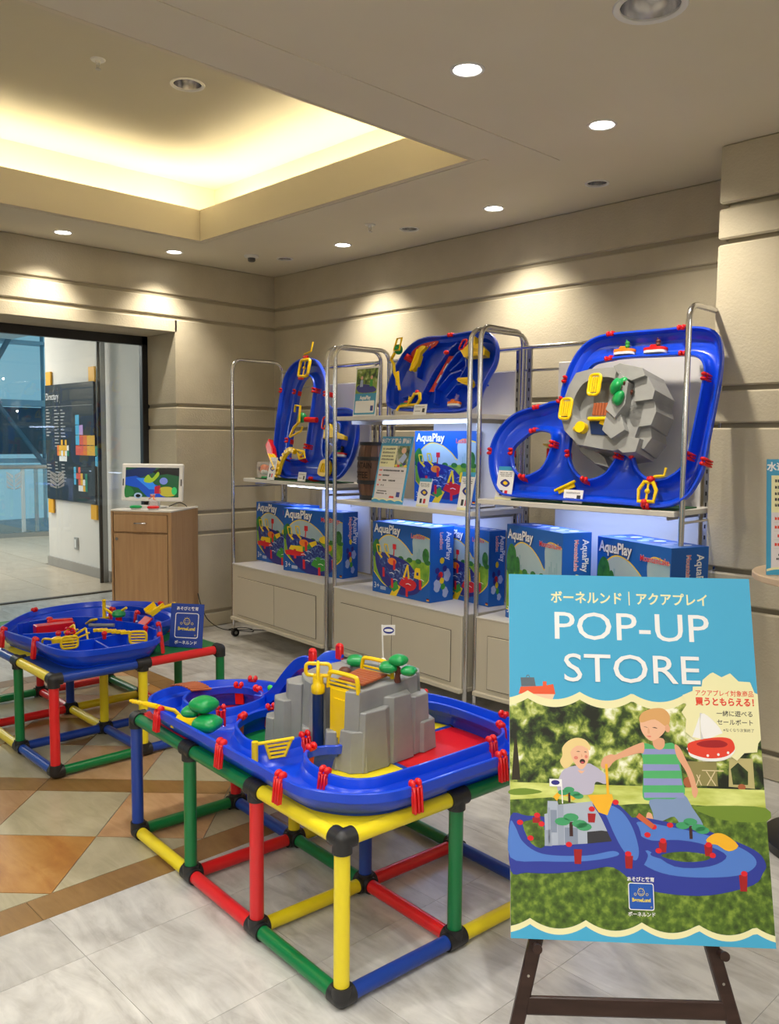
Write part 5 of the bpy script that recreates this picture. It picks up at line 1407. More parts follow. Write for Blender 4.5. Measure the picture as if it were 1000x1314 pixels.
b = MB(); b.lathe([(.020, 0), (.020, .05)], TB(.42, .335, .03), RED, 14, axis=TB(0, 0, 1) - TB(0, 0, 0) + V((0.9, 0, 0)) * 0 + (TB(-.6, .3, 0) - TB(0, 0, 0)) * .8); b.blob(TB(.365, .375, .11), (.026, .026, .03), GRN, 14, 8); b.build('crane_cap', tb_)
b = MB(); A = lambda x, z: TB(.375 + x, .36 + z, .13); b.tube([A(*p) for p in [(-.025, 0), (-.02, .075), (.02, .075), (.025, 0)]], .006, YEL, 8, closed=True)
b.tube([TB(.36, .35, .125), TB(.335, .31, .12), TB(.37, .28, .12), TB(.385, .23, .11), TB(.43, .17, .10), TB(.445, .13, .09)], .009, YEL, 8); b.box(TB(.41, .20, .10), (.03, .09, .012), YEL, R=RBm @ Matrix.Rotation(.45, 3, 'Z'), bev=.004); b.build('crane', tb_)
b = MB(); A = lambda x, z: TB(.575 + x, .04 + z, HB + .01); b.tube([A(*p) for p in [(-.03, 0), (.0, .065), (.045, .065), (.06, .03), (.045, 0)]], .010, YEL, 8, closed=True); b.tube([A(-.03, .0), A(-.10, -.005), A(-.115, -.03)], .008, YEL, 8); b.blob(A(.02, .075), .013, RED, 10, 6); b.build('crank_wheel', tb_)
b = MB(); A = lambda x, z: TB(.862 + x * cos(.25) - z * sin(-.25), .345 + z, HB + .01); b.tube([A(*p) for p in rrect(-.018, 0, .018, .055, .012, 3)], .005, RED, 8, closed=True); b.build('red_handle', tb_)
b = MB(); b.prism([(.90, .30), (.86, .34), (.90, .36), (.93, .42), (.95, .36), (.99, .37), (1.045, .33), (1.05, .30), (.98, .30)], TB, HB - .03, HB + .012, YEL)
for k in range(3): strip(b, TB, [(.94, .345 - .014 * k), (1.03, .335 - .014 * k)], .005, HB + .012, HB + .018, YEL)
b.build('yellow_lock', tb_, bev=.003)
b = MB(); b.prism([(.88, .175), (.89, .185), (.97, .185), (1.0, .16), (.99, .135), (.92, .155)], TB, HB - .03, HB + .008, YEL)
for k in range(2): strip(b, TB, [(.90, .175 - .012 * k), (.98, .165 - .012 * k)], .004, HB + .008, HB + .013, YEL)
b.build('lower_lock', tb_, bev=.003)
b = MB(); b.blob(TB(.745, .34, HB + .004), (.018, .012, .012), RED, 12, 6); b.build('red_knob', tb_)
exB, eyB, nB = lean_frame(-.0648, radians(18)); RBB = Matrix((exB, nB * -1, eyB)).transposed()
t_ = boat(None, oB + TB(.50, .035, .05), RBB, GRN, RED, YEL, .10, label='green and white toy boat with little captain on the tipped tray')
t_ = boat(None, oB + TB(.88, .035, .05), RBB, ORG, ORG, mat('hippo_lilac', hx('#8f7fc8'), .4), .085, label='orange and white toy boat with lilac animal on the tipped tray')

# left rack: the narrow lock set
HA = .07
oA = rw(.405, .10, 1.166)
ta_, TA, RA = leaning('arched_track_display', 'tall narrow blue water track arch leaning upright on the left rack', 'water toy', oA, -.0648, radians(12), HA)
dA = -.06
Aout = [(0.31, 0.22), (0.288, 0.359), (0.274, 0.526), (0.275, 0.615), (0.29, 0.715), (0.343, 0.785), (0.432, 0.822), (0.529, 0.830), (0.630, 0.808), (0.70, 0.757), (0.765, 0.685), (0.81, 0.594), (0.84, 0.51), (0.92, 0.472), (1.06, 0.469), (1.15, 0.442), (1.20, 0.364), (1.215, 0.267), (1.205, 0.171), (1.165, 0.088), (1.10, 0.030), (1.0, 0.010), (0.829, 0.010), (0.65, 0.008), (0.48, 0.010), (0.40, 0.06), (0.34, 0.14)]
Ah1 = [(0.486, 0.142), (0.462, 0.26), (0.456, 0.369), (0.457, 0.488), (0.452, 0.598), (0.47, 0.662), (0.521, 0.705), (0.585, 0.709), (0.64, 0.678), (0.672, 0.621), (0.68, 0.568), (0.69, 0.409), (0.695, 0.304), (0.70, 0.221), (0.69, 0.148), (0.60, 0.130)]
Ah2 = [(0.878, 0.36), (0.94, 0.385), (1.03, 0.37), (1.05, 0.305), (1.03, 0.22), (0.98, 0.154), (0.92, 0.150), (0.88, 0.23)]
track(Aout, [Ah1, Ah2], TA, BLUE, HA, parent=ta_, n=4)
clips(ta_, Aout, TA, HA, [(.272, .616), (.815, .58), (.36, .10), (.85, .01)], n=4)
clips(ta_, Ah1, TA, HA, [(.45, .606), (.672, .60), (.47, .254), (.70, .226), (.49, .14), (.68, .14)], n=4)
b = MB(); b.prism([(.245, .22), (.275, .265), (.335, .20), (.375, .13), (.36, .09), (.31, .14)], TA, .06, .10, RED); b.build('red_scoop', ta_, bev=.004)
b = MB(); b.prism([(.34, .14), (.36, .16), (.47, .08), (.475, .05), (.43, .0), (.40, .01)], TA, .08, .10, YEL); b.box(TA(.40, .10, .11), (.16, .010, .03), YEL, R=RA @ Matrix.Rotation(-.75, 3, 'Z'), bev=.003); b.box(TA(.43, .03, .11), (.12, .010, .02), YEL, R=RA @ Matrix.Rotation(-.55, 3, 'Z'), bev=.003); b.build('yellow_ramp', ta_)
pts = [(.585 + .20 * cos(radians(a)) * .55, .02 + .17 * sin(radians(a))) for a in range(178, 60, -12)]
for i, p in enumerate(pts):
    b = MB(); b.box((0, 0, 0), (.022, .034, .03), YEL, R=RA @ Matrix.Rotation(radians(178 - 12 * i - 90), 3, 'Z'), bev=.004); o = b.build('ring_tooth', ta_); o.location = TA(p[0], p[1], .10)
b = MB(); b.tube([TA(p[0] + .012, p[1] - .006, .10) for p in pts], .014, YEL, 8); b.build('toothed_ring', ta_)
b = MB(); A = lambda x, z: TA(.70 + x, .13 + z, .10); b.tube([A(-.05, .06), A(.04, .05), A(.06, .01), A(.0, .0), A(-.05, .06), A(.0, .02), A(.04, .05)], .007, YEL, 8); b.build('yellow_winch', ta_)
b = MB(); b.cyl(TA(.66, .40, .08), TA(.76, .40, .06), .018, RED, 14); b.build('crane_post', ta_)
b = MB(); b.blob(TA(.63, .41, .09), (.036, .03, .035), GRN, 14, 8); b.build('green_cap', ta_)
b = MB(); A = lambda x, z: TA(.645 + x, .41 + z, .13); b.tube([A(.02, -.04), A(.0, .07), A(-.06, .075), A(-.055, .03)], .008, YEL, 8); b.tube([A(.02, -.04), A(-.03, -.075), A(-.06, -.14)], .009, YEL, 8); b.tube([A(-.06, -.14), A(.06, -.10), A(.07, -.07)], .007, YEL, 8); b.build('crane', ta_)
b = MB(); A = lambda x, z: TA(.535 + x, .70 + z, HA + .01); b.tube([A(*p) for p in rrect(-.055, 0, .055, .115, .02, 3)], .011, YEL, 8, closed=True); b.tube([A(0, 0), A(0, .115)], .005, YEL, 6); b.blob(A(0, .057), .012, YEL, 10, 6)
b.tube([A(-.03, .155), A(.045, .17), A(.05, .235)], .006, YEL, 8); b.build('crank_wheel', ta_)
for p in ((.525, .835), (.51, .69)):
    b = MB(); b.box(TA(*p, HA + .006), (.05, .022, .022), RED, R=RA, bev=.005); b.build('axle_cap', ta_)
b = MB(); b.prism([(.885, .36), (.945, .37), (.985, .33), (1.12, .29), (1.125, .265), (1.03, .275), (.95, .28), (.90, .27)], TA, HA - .02, HA + .015, YEL); b.build('yellow_lock', ta_, bev=.004)
b = MB(); A = lambda x, z: TA(.895 + x, .335 + z, HA + .02); b.tube([A(*p) for p in rrect(-.02, 0, .022, .075, .015, 3)], .006, RED, 8, closed=True); b.build('red_handle', ta_)
b = MB(); b.prism([(p.x, p.y) for p in cr([(.885, .045), (.90, .13), (.97, .135), (1.0, .07), (.965, .03)], 3)], TA, HA - .03, HA, YEL)
for k in range(4): strip(b, TA, [(.915 + k * .018, .055), (.925 + k * .018, .115)], .006, HA, HA + .006, YEL)
b.build('lower_lock', ta_, bev=.002)
b = MB(); strip(b, TA, [(.88, .26), (1.05, .22)], .01, .01, HA - .01, BLUE); b.build('tray_wall', ta_); b = MB(); strip(b, TA, [(.88, .18), (1.03, .14)], .01, .01, HA - .01, BLUE); b.build('tray_wall', ta_)
exA, eyA, nA_ = lean_frame(-.0648, radians(12)); RAA = Matrix((exA, nA_ * -1, eyA)).transposed()
boat(None, oA + TA(1.06, .165, .04), RAA, RED, GRN, blackp, .10, label='green and yellow toy boat with black animal on the left display')
b = MB(); b.box(rw(1.02, .18, 1.1535), (.82, .24, .006), mg, R=Matrix.Rotation(RYAW, 3, 'Z')); tag(b.build('green_mat'), 'dark green turf mat under the narrow arched track', 'mat')
# clear pack with orange animals
t = thing('toy_pack', 'clear pack with two orange toys on a green base at the left shelf end', 'toy', rw(.62, .16, 1.151), RYAW)
b = MB()
for x, s_ in ((-.045, 1), (.05, -1)):
    b.blob((x, 0, .062), (.045, .035, .036), ORG, 16, 8); b.blob((x + s_ * .02, -.02, .045), (.026, .02, .018), white, 12, 6); b.blob((x - s_ * .018, -.026, .068), (.018, .012, .016), DBRN, 12, 6)
b.build('toy_figure', t)
b = MB(); b.lathe([(0, 0), (.048, 0), (.05, .008), (.046, .014), (0, .014)], (0, 0, 0), GRN, 22); b.build('green_base', t)
b = MB(); b.box((0, 0, .06), (.19, .08, .11), clear, bev=.01); b.build('clear_wrap', t)


# ------------------------------------------------------------------ printed cards and signs
tealp = mat('print_teal', hx('#3c9cc8'), .5); skyb = mat('poster_blue', hx('#44a9d6'), .5); creamp = mat('poster_cream', hx('#ece8b8'), .5)
txt = mat('print_ink', (.03, .03, .04), .6); redt = mat('print_red_ink', hx('#e0402c'), .5); pinkw = mat('print_pinkish_white', (.74, .70, .74), .5)
fol = noisy('print_foliage', [(.30, hx('#1c2c14')), (.46, hx('#4f6e24')), (.58, hx('#93a648')), (.72, hx('#e4ecc4'))], 26, .5, detail=10, dist=.4)


def card(name, label, cat, loc, yaw, w_, h_, lean=8, kind='price', m=None, group=None):
    t = thing(name, label, cat, loc, yaw, group); ln = radians(lean)
    T = lambda x, y, h=0.: V((x, y * sin(ln) - h * cos(ln), y * cos(ln) + h * sin(ln) + .001))
    b = MB(); b.prism([(-w_ / 2, 0), (w_ / 2, 0), (w_ / 2, h_), (-w_ / 2, h_)], T, -.004, 0, m or print_w); b.build('board', t)
    return t, T


def lines(b, T, x0, x1, y, hh, m, seed=0, words=6):
    """rows of small characters too small to read, as separate short marks"""
    rs = random.Random(seed); x = x0; cw = hh * .9
    while x + cw < x1:
        if rs.random() < .9: b.face([(x, y), (x + cw * .78, y), (x + cw * .78, y + hh * rs.uniform(.75, 1)), (x, y + hh)], T, .0006, m)
        x += cw


def price(label, u, w_, z, wd, hh, strip_=True, place=None, yaw=RYAW, text_='3'):
    t, T = card('price_card', label, 'card', place or rw(u, w_, z), yaw, wd, hh, 12)
    b = MB()
    if strip_: b.face([(-wd / 2, hh * .88), (wd / 2, hh * .88), (wd / 2, hh), (-wd / 2, hh)], T, .0004, tealp); b.face([(-wd / 2, 0), (wd / 2, 0), (wd / 2, hh * .07), (-wd / 2, hh * .07)], T, .0004, creamp)
    for k in range(3): lines(b, T, -wd * .38, wd * .38, hh * (.80 - .05 * k), hh * .022, txt, k)
    if hh > wd * 1.4:
        b.face([(p.x, p.y) for p in cr([(-wd * .3, hh * .5), (0, hh * .62), (wd * .32, hh * .5), (wd * .1, hh * .38)], 3)], T, .0005, tr_p)
        b.face([(p.x, p.y) for p in cr([(-wd * .12, hh * .5), (0, hh * .56), (wd * .18, hh * .5), (wd * .05, hh * .44)], 3)], T, .0006, yel_p)
        for x in (-.25, .05): b.face([(wd * x, hh * .12), (wd * (x + .18), hh * .12), (wd * (x + .18), hh * .28), (wd * x, hh * .28)], T, .0006, txt if x < 0 else red_p)
    else:
        lines(b, T, -wd * .38, wd * .1, hh * .3, hh * .07, txt, 9)
        b.face([(wd * .2, hh * .2), (wd * .4, hh * .2), (wd * .4, hh * .6), (wd * .2, hh * .6)], T, .0006, txt)
    b.build('printing', t)


price('tall narrow price card beside the orange toy pack', .83, .045, 1.151, .085, .155, False)
price('small white price card in front of the yellow toothed ring', 1.20, .045, 1.157, .085, .06, False)
price('tall price card leaning on the lock box carton, left one', 2.385, -.005 + .03, 1.071, .095, .155)
price('tall blue topped price card behind the chrome poles on the middle shelf', 2.69, .035, 1.071, .095, .20)
price('small white price card in front of the yellow crank on the top shelf', 2.36, .02, 1.566, .10, .055, False)
price('tall price card at the left end of the right shelf', 0, 0, 0, .095, .165, True, c3 + ex_ * .16 + ny_ * -.012 + V((0, 0, 1.1415)), .0537)
price('small white price card under the swing gate of the large mountain set', 0, 0, 0, .10, .06, False, c3 + ex_ * .55 + ny_ * -.012 + V((0, 0, 1.148)), .0537)

# upright leaflet with the family picture, top shelf
t, T = card('picture_sign', 'small white framed leaflet with garden picture at the left of the top shelf', 'sign', rw(1.875, .025, 1.566), RYAW, .21, .285, 6)
b = MB(); w_, h_ = .21, .285
b.face([(-.098, .008), (.098, .008), (.098, .145), (-.098, .145)], T, .0004, tealp)
b.face([(-.098, .13), (.098, .13), (.098, .274), (-.098, .274)], T, .0006, fol); b.face([(-.098, .13), (.098, .13), (.098, .185), (-.098, .185)], T, .0008, mat('print_grass2', hx('#88a03c'), .5))
b.face([(p.x, p.y) for p in cr([(-.09, .17), (-.04, .185), (.05, .175), (.095, .15), (.06, .135), (-.06, .138)], 3)], T, .0010, tr_p)
for x, c_ in ((-.045, lil_p), (.045, grn2)): b.face([(x - .014, .17), (x + .014, .17), (x + .012, .21), (x - .012, .21)], T, .0011, c_); b.face(ell(x, .222, .011), T, .0012, skin_p)
wv = [(-.098 + .0098 * k, .128 + .004 * abs(sin(k * .9))) for k in range(21)]; b.face([(-.098, .118)] + wv + [(.098, .118)], T, .0013, tealp)
b.face(rrect(-.088, .018, .088, .088, .006, 2), T, .0012, print_w)
for k in range(5): lines(b, T, -.08, .045, .075 - .012 * k, .0055, txt, k + 20)
b.face([(.055, .028), (.08, .028), (.08, .058), (.055, .058)], T, .0016, tr_p); b.build('printing', t)
text('AquaPlay', .030, print_w, T, t, org=(0, .096), h=.0016, bold=.04, sx=.9)

ill = noisy('print_child_photo', [(.3, hx('#22301c')), (.5, hx('#6b7c4c')), (.7, hx('#d8cdb8'))], 30, .5)


def event_sign(label, loc, yaw, lean, w_, h_):
    t, T = card('event_sign', label, 'sign', loc, yaw, w_, h_, lean, m=tealp)
    b = MB(); X = w_ / 2
    b.face([(-X * .90, h_ * .045), (X * .90, h_ * .045), (X * .90, h_ * .86), (-X * .90, h_ * .86)], T, .0004, pinkw)
    b.face([(-X * .90, h_ * .54), (.10 * X, h_ * .54), (.10 * X, h_ * .86), (-X * .90, h_ * .86)], T, .0006, creamp)
    b.face([(X * .10, h_ * .54), (X * .90, h_ * .54), (X * .90, h_ * .86), (X * .10, h_ * .86)], T, .0006, ill)
    b.face(ell(X * .55, h_ * .79, X * .15, h_ * .045), T, .0008, skin_p); b.face([(X * .3, h_ * .64), (X * .6, h_ * .76), (X * .8, h_ * .70), (X * .6, h_ * .60)], T, .0008, lil_p)
    for x, y, c_ in ((.2, .565, yel_p), (.35, .56, red_p), (.5, .57, grn2), (.7, .59, tr_p), (.8, .56, yel_p)): b.face(ell(X * x, h_ * y, X * .10, h_ * .02, 8), T, .0009, c_)
    for k, yy in enumerate((.80, .745, .69, .64, .59)): lines(b, T, -X * .82, X * (.02 if k < 4 else -.35), h_ * yy, h_ * .026, txt, k + 40)
    for k, yy in enumerate((.475, .40, .325, .25)):
        lines(b, T, -X * .82, -X * .62, h_ * yy, h_ * .026, redt, k + 50); lines(b, T, -X * .56, X * (.82, -.1, .35, -.35)[k], h_ * yy, h_ * .026, txt, k + 60)
        b.face([(-X * .84, h_ * (yy - .022)), (X * .84, h_ * (yy - .022)), (X * .84, h_ * (yy - .020)), (-X * .84, h_ * (yy - .020))], T, .0006, gy)
    for k, yy in enumerate((.165, .13)): lines(b, T, -X * .78, -X * .05, h_ * yy, h_ * .018, txt, k + 70)
    b.face([(X * .52, h_ * .10), (X * .74, h_ * .10), (X * .74, h_ * .175), (X * .52, h_ * .175)], T, .0008, tr_p)
    b.face([(X * .08, h_ * .08), (X * .42, h_ * .08), (X * .38, h_ * .11), (X * .12, h_ * .11)], T, .0008, redt)
    q = [(-X, .0), (X, .0)] + [(X - 2 * X * k / 24, h_ * (.05 + .018 * abs(sin(k * pi / 6)))) for k in range(25)]; b.face(q, T, .0010, creamp)
    q = [(-X, .0), (X, .0)] + [(X - 2 * X * k / 24, h_ * (.03 + .018 * abs(sin(k * pi / 6)))) for k in range(25)]; b.face(q, T, .0013, tealp); b.build('printing', t)
    text('水遊び体験会 開催！', w_ * .108, print_w, T, t, org=(0, h_ * .905), h=.0008, bold=.035)
    return t


event_sign('blue bordered event notice leaning between the barrel and carton on the middle shelf', rw(2.075, .035, 1.071), RYAW - .04, 12, .285, .385)

# wooden barrel
t = thing('wooden_barrel', 'small wooden coffee barrel with black hoops on the middle shelf', 'barrel', rw(1.79, .20, 1.071), RYAW)
stv = noisy('barrel_wood', [(.3, (.085, .038, .02)), (.7, (.16, .075, .04))], 6, .6, stretch=(5, 5, .8))
R0_, R1_, HH = .100, .122, .345
rad = lambda z: R0_ + (R1_ - R0_) * (1 - (2 * z / HH - 1) ** 2)
for k in range(18):
    a0, a1 = 2 * pi * k / 18 + .012, 2 * pi * (k + 1) / 18 - .012; b = MB(); vs = []; zz = [HH * q / 8 for q in range(9)]
    for z in zz:
        for a, dr_ in ((a0, 0), (a1, 0), (a1, -.01), (a0, -.01)): vs.append(((rad(z) + dr_) * cos(a), (rad(z) + dr_) * sin(a), z))
    fs = [(q * 4 + s_, q * 4 + (s_ + 1) % 4, q * 4 + 4 + (s_ + 1) % 4, q * 4 + 4 + s_) for q in range(8) for s_ in range(4)] + [(0, 1, 2, 3), (32, 33, 34, 35)]
    b.add(vs, fs, stv); b.build('stave', t)
for z0, z1 in ((.0, .028), (.095, .118), (.235, .258), (.325, .345)):
    b = MB(); b.lathe([(rad(z0) + .001, z0), (rad((z0 + z1) / 2) + .004, z0 + .001), (rad((z0 + z1) / 2) + .004, z1 - .001), (rad(z1) + .001, z1)], (0, 0, 0), mat('hoop_black', (.02, .02, .022), .45), 36); b.build('hoop', t)
b = MB(); b.lathe([(0, HH - .012), (R0_ - .004, HH - .012)], (0, 0, 0), stv, 30); b.build('lid', t)
TBr = lambda x, y, h=0.: V(((rad(y) + .0008 + h) * sin((x) / R1_ - .75), -(rad(y) + .0008 + h) * cos((x) / R1_ - .75), y))
burn = mat('burnt_print', (.03, .015, .01), .8)
text('MOUNTAIN', .047, burn, TBr, t, org=(.065, .190), bold=.03, sx=.8); text('COFFEE', .052, burn, TBr, t, org=(.058, .132), bold=.03, sx=.9)

# ------------------------------------------------------------------ easel and poster
PCN = V((4.56227383, -2.28001416, 0.69477285)); ya, ti, ro = 0.76202233, 0.32699884, -0.00495919
r1 = V((cos(ya), sin(ya), 0)); nb = V((-sin(ya), cos(ya), 0)); up_ = V((0, 0, 1)) * cos(ti) + nb * sin(ti)
PR = r1 * cos(ro) + up_ * sin(ro); PU = up_ * cos(ro) - r1 * sin(ro); PN = PR.cross(PU)
wood = noisy('dark_wood', [(.3, (.022, .010, .008)), (.7, (.045, .022, .018))], 8, .35, stretch=(1, 1, 6))
foot = V((PCN.x, PCN.y, 0)); ZB = -PCN.z / PU.z
es = thing('easel', 'dark brown wooden easel standing in front of the racks', 'easel', (PCN.x, PCN.y, 0), ya)
Mi = Matrix.Rotation(-ya, 3, 'Z')
TE = lambda x, y, h=0.: Mi @ (PR * x + PU * y + PN * h + V((0, 0, PCN.z)))
RE = Mi @ Matrix((PR, PU, PN)).transposed()


def plank(parent, name, a, c, w_, th_, hoff, m=wood):
    a, c = V(a), V(c); d = (c - a); l = d.length; ang = atan2(d.y, d.x)
    b = MB(); b.box((0, 0, 0), (l, w_, th_), m, R=RE @ Matrix.Rotation(ang, 3, 'Z'), bev=.003)
    o = b.build(name, parent); q = (a + c) / 2; o.location = TE(q.x, q.y, hoff); return o


sl_ = (-.281 + .239) / (.596 - .43)
xl = lambda y: -.239 + (-.43 - y) * sl_ * 1.0; xr = lambda y: .160 + (-.425 - y) * .252
plank(es, 'front_leg', (xl(.38), .38), (xl(ZB + .004), ZB + .004), .031, .022, -.020)
plank(es, 'front_leg', (xr(.38), .38), (xr(ZB + .004), ZB + .004), .031, .022, -.020)
plank(es, 'crossbar', (xl(-.565) + .01, -.562), (xr(-.562) - .01, -.556), .038, .016, -.018)
plank(es, 'top_block', (-.075, .385), (.0, .385), .05, .03, -.024)
plank(es, 'support_ledge', (xl(.0), .0), (xr(.0), .0), .03, .014, -.030)
tp = TE(-.035, .36, -.045); ft = V((tp.x, tp.y + .62, .0)); d = ft - tp
b = MB(); b.box((0, 0, 0), (.03, .02, d.length), wood, R=d.to_track_quat('Z', 'Y').to_matrix(), bev=.003); o = b.build('rear_leg', es); o.location = (tp + ft) / 2 + V((0, 0, .006))
for x, y in ((-.239, -.437), (.176, -.436)):
    b = MB(); b.cyl(TE(x, y, -.02), TE(x, y, .020), .0085, wood, 16); b.cyl(TE(x, y, .016), TE(x, y, .024), .0105, wood, 18); b.build('peg', es)
for x, y in ((xl(-.50), -.50), (xr(-.50), -.50)):
    b = MB(); b.cyl(TE(x, y, -.0088), TE(x, y, -.0082), .0032, chrome, 10); b.build('peg_hole', es)

po = thing('poster_board', 'large blue pop-up store poster board with garden picture standing on the easel', 'poster', PCN, 0)
TP = lambda x, y, h=0.: PR * x + PU * y + PN * (h * .3 if h > 0 else h)
PW, PH = .297, .4205
b = MB(); b.prism([(-PW, -PH), (PW, -PH), (PW, PH), (-PW, PH)], TP, -.007, 0, white); b.build('foam_board', po)
b = MB(); b.face([(-PW, -PH), (PW, -PH), (PW, PH), (-PW, PH)], TP, .0003, skyb); b.build('printed_ground', po)
def scallop(xs, y0, dip, x0, x1):
    """cusps at xs, arcs hanging by dip between them, from x0 to x1 left to right"""
    L_ = xs[1] - xs[0]; o = []
    for k in range(61):
        x = x0 + (x1 - x0) * k / 60; f = ((x - xs[0]) / L_) % 1.; o.append((x, y0 - dip * 4 * f * (1 - f)))
    o += [(c, y0) for c in xs if x0 < c < x1]; return sorted(o)


wave1 = scallop((-.253, -.1275), .1345, .0195, -.297, .12)
b = MB(); b.face([(-.297, 0)] + wave1 + [(.297, .14), (.297, 0)], TP, .0006, creamp); b.build('cream_wave', po)
top = [(p[0], p[1] - .0185) for p in wave1] + [(.297, .11)]
bot = scallop((-.253, -.1263), -.3765, .020, -.297, .297)[::-1]
treesm = noisy('poster_trees', [(.34, hx('#10180a')), (.44, hx('#33491a')), (.52, hx('#6f8430')), (.60, hx('#b4bf62')), (.72, hx('#f6f6e2'))], 34, .5, detail=14, dist=.25)
_nt = treesm.node_tree; _n2 = _nt.nodes.new('ShaderNodeTexNoise'); _n2.inputs['Scale'].default_value = 7; _n2.inputs['Detail'].default_value = 2
_tq = _nt.nodes['Texture Coordinate']; _nt.links.new(_tq.outputs['Object'], _n2.inputs['Vector'])
_ma = _nt.nodes.new('ShaderNodeMath'); _ma.operation = 'MULTIPLY_ADD'; _ma.inputs[1].default_value = .9; _nt.links.new(_n2.outputs['Fac'], _ma.inputs[0])
_mb = _nt.nodes.new('ShaderNodeMath'); _mb.operation = 'ADD'; _mb.inputs[1].default_value = -.43
_rp = _nt.nodes['Color Ramp']; _nt.links.new(_nt.nodes['Noise Texture'].outputs['Fac'], _mb.inputs[0]); _nt.links.new(_mb.outputs[0], _ma.inputs[2]); _nt.links.new(_ma.outputs[0], _rp.inputs[0])
b = MB(); b.face([(-.297, -.08)] + top[:] + [(.297, -.08)], TP, .0009, treesm)
dkb = noisy('poster_shrub', [(.3, hx('#10180c')), (.55, hx('#34481c')), (.75, hx('#6f8434'))], 40, .5)
b.face([(-.293, -.075), (-.286, .02), (-.28, .02), (-.272, -.075)], TP, .0013, mat('poster_trunk', hx('#2c2414'), .6))
b.face([(.215, -.075), (.22, -.01), (.275, -.01), (.275, -.078)], TP, .00135, mat('poster_wall', hx('#b8ae78'), .6)); b.face([(.12, -.075), (.12, -.02), (.19, -.02), (.19, -.075)], TP, .00135, mat('poster_wall2', hx('#8c8450'), .6))
for a, c in (((.165, -.074), (.185, -.042)), ((.185, -.074), (.165, -.042)), ((.155, -.04), (.205, -.04)), ((.14, -.074), (.15, -.05)), ((.152, -.074), (.142, -.05))): strip(b, TP, [a, c], .0022, .0014, .0015, mat('poster_chair', hx('#d8c8a0'), .6))
b.face([(.225, -.07), (.222, -.035), (.24, -.02), (.262, -.04), (.26, -.07)], TP, .0016, dkb); b.face(ell(.245, -.075, .009, .007), TP, .0017, mat('poster_pot', hx('#a85c38'), .6)); b.face(ell(.122, -.068, .012, .012), TP, .0017, mat('poster_pot', hx('#a85c38'), .6))
lawn1 = noisy('poster_lawn_sun', [(.3, hx('#a8b440')), (.7, hx('#dce48c'))], 12, .5, stretch=(1, 1, 4)); lawn2 = noisy('poster_lawn', [(.3, hx('#31461a')), (.5, hx('#4f6c22')), (.72, hx('#86a03c'))], 60, .5, detail=12)
b.face([(-.297, -.08), (.297, -.080), (.297, -.14), (-.297, -.15)], TP, .0018, lawn1); b.face([(-.297, -.12), (-.2, -.112), (-.1, -.13), (.0, -.12), (.12, -.118), (.297, -.125)] + bot, TP, .0020, lawn2)
b.face([(p.x, p.y) for p in cr([(-.297, -.098), (-.26, -.093), (-.22, -.10), (-.26, -.108), (-.297, -.108)], 3)], TP, .0021, mat('lawn_patch', hx('#6f8c2c'), .6)); b.face([(p.x, p.y) for p in cr([(.13, -.125), (.2, -.118), (.297, -.12), (.297, -.15), (.2, -.15)], 3)], TP, .0021, mat('lawn_patch', hx('#6f8c2c'), .6))
# girl
hairm = mat('print_hair_blond', hx('#e8cf90'), .6); hair2 = mat('print_hair_ginger', hx('#d8a468'), .6); sk = mat('print_skin_a', hx('#eab898'), .6); sk2 = mat('print_skin_b', hx('#e0a684'), .6); shirt = mat('print_lilac_shirt', hx('#b8b4cc'), .6); dkp = mat('print_dark', hx('#3a1c1c'), .6); blp = mat('print_blush', hx('#e08474'), .6)
sm = lambda pl, n=4: [(p.x, p.y) for p in cr(pl, n)]
b.face(sm([(-.178, -.06), (-.165, -.045), (-.15, -.04), (-.128, -.036), (-.11, -.032), (-.10, -.036), (-.085, -.045), (-.068, -.062), (-.072, -.078), (-.095, -.074), (-.104, -.10), (-.14, -.104), (-.175, -.10), (-.186, -.09)]), TP, .0023, shirt)
b.face(sm([(-.138, .026), (-.158, .018), (-.172, .002), (-.172, -.015), (-.178, -.03), (-.168, -.045), (-.155, -.04), (-.14, -.02), (-.12, .0), (-.107, -.002), (-.106, .008), (-.117, .022)]), TP, .0024, hairm)
b.face(sm([(-.152, .0), (-.135, .008), (-.114, .004), (-.109, -.012), (-.113, -.03), (-.126, -.046), (-.138, -.04), (-.15, -.02)]), TP, .0026, sk)
b.face(sm([(-.158, .016), (-.14, .022), (-.115, .014), (-.112, .002), (-.13, .010), (-.146, .002), (-.158, -.012)]), TP, .0027, hairm)
b.face(ell(-.125, -.028, .0065, .0055), TP, .0028, dkp); b.face(ell(-.125, -.0305, .004, .002), TP, .0029, mat('print_tongue', hx('#c8505c'), .6)); b.face(sm([(-.139, -.006), (-.134, -.0045), (-.130, -.006)], 3), TP, .0028, dkp); b.face(sm([(-.121, -.0065), (-.117, -.005), (-.114, -.007)], 3), TP, .0028, dkp)
b.face(ell(-.140, -.02, .005, .004), TP, .0028, blp); b.face(ell(-.116, -.017, .0035, .004), TP, .0028, blp); b.face(sm([(-.127, -.010), (-.124, -.017), (-.128, -.018)], 2), TP, .0028, sk2)
b.face(sm([(-.136, -.048), (-.124, -.050), (-.118, -.046), (-.128, -.056)], 3), TP, .0028, sk)
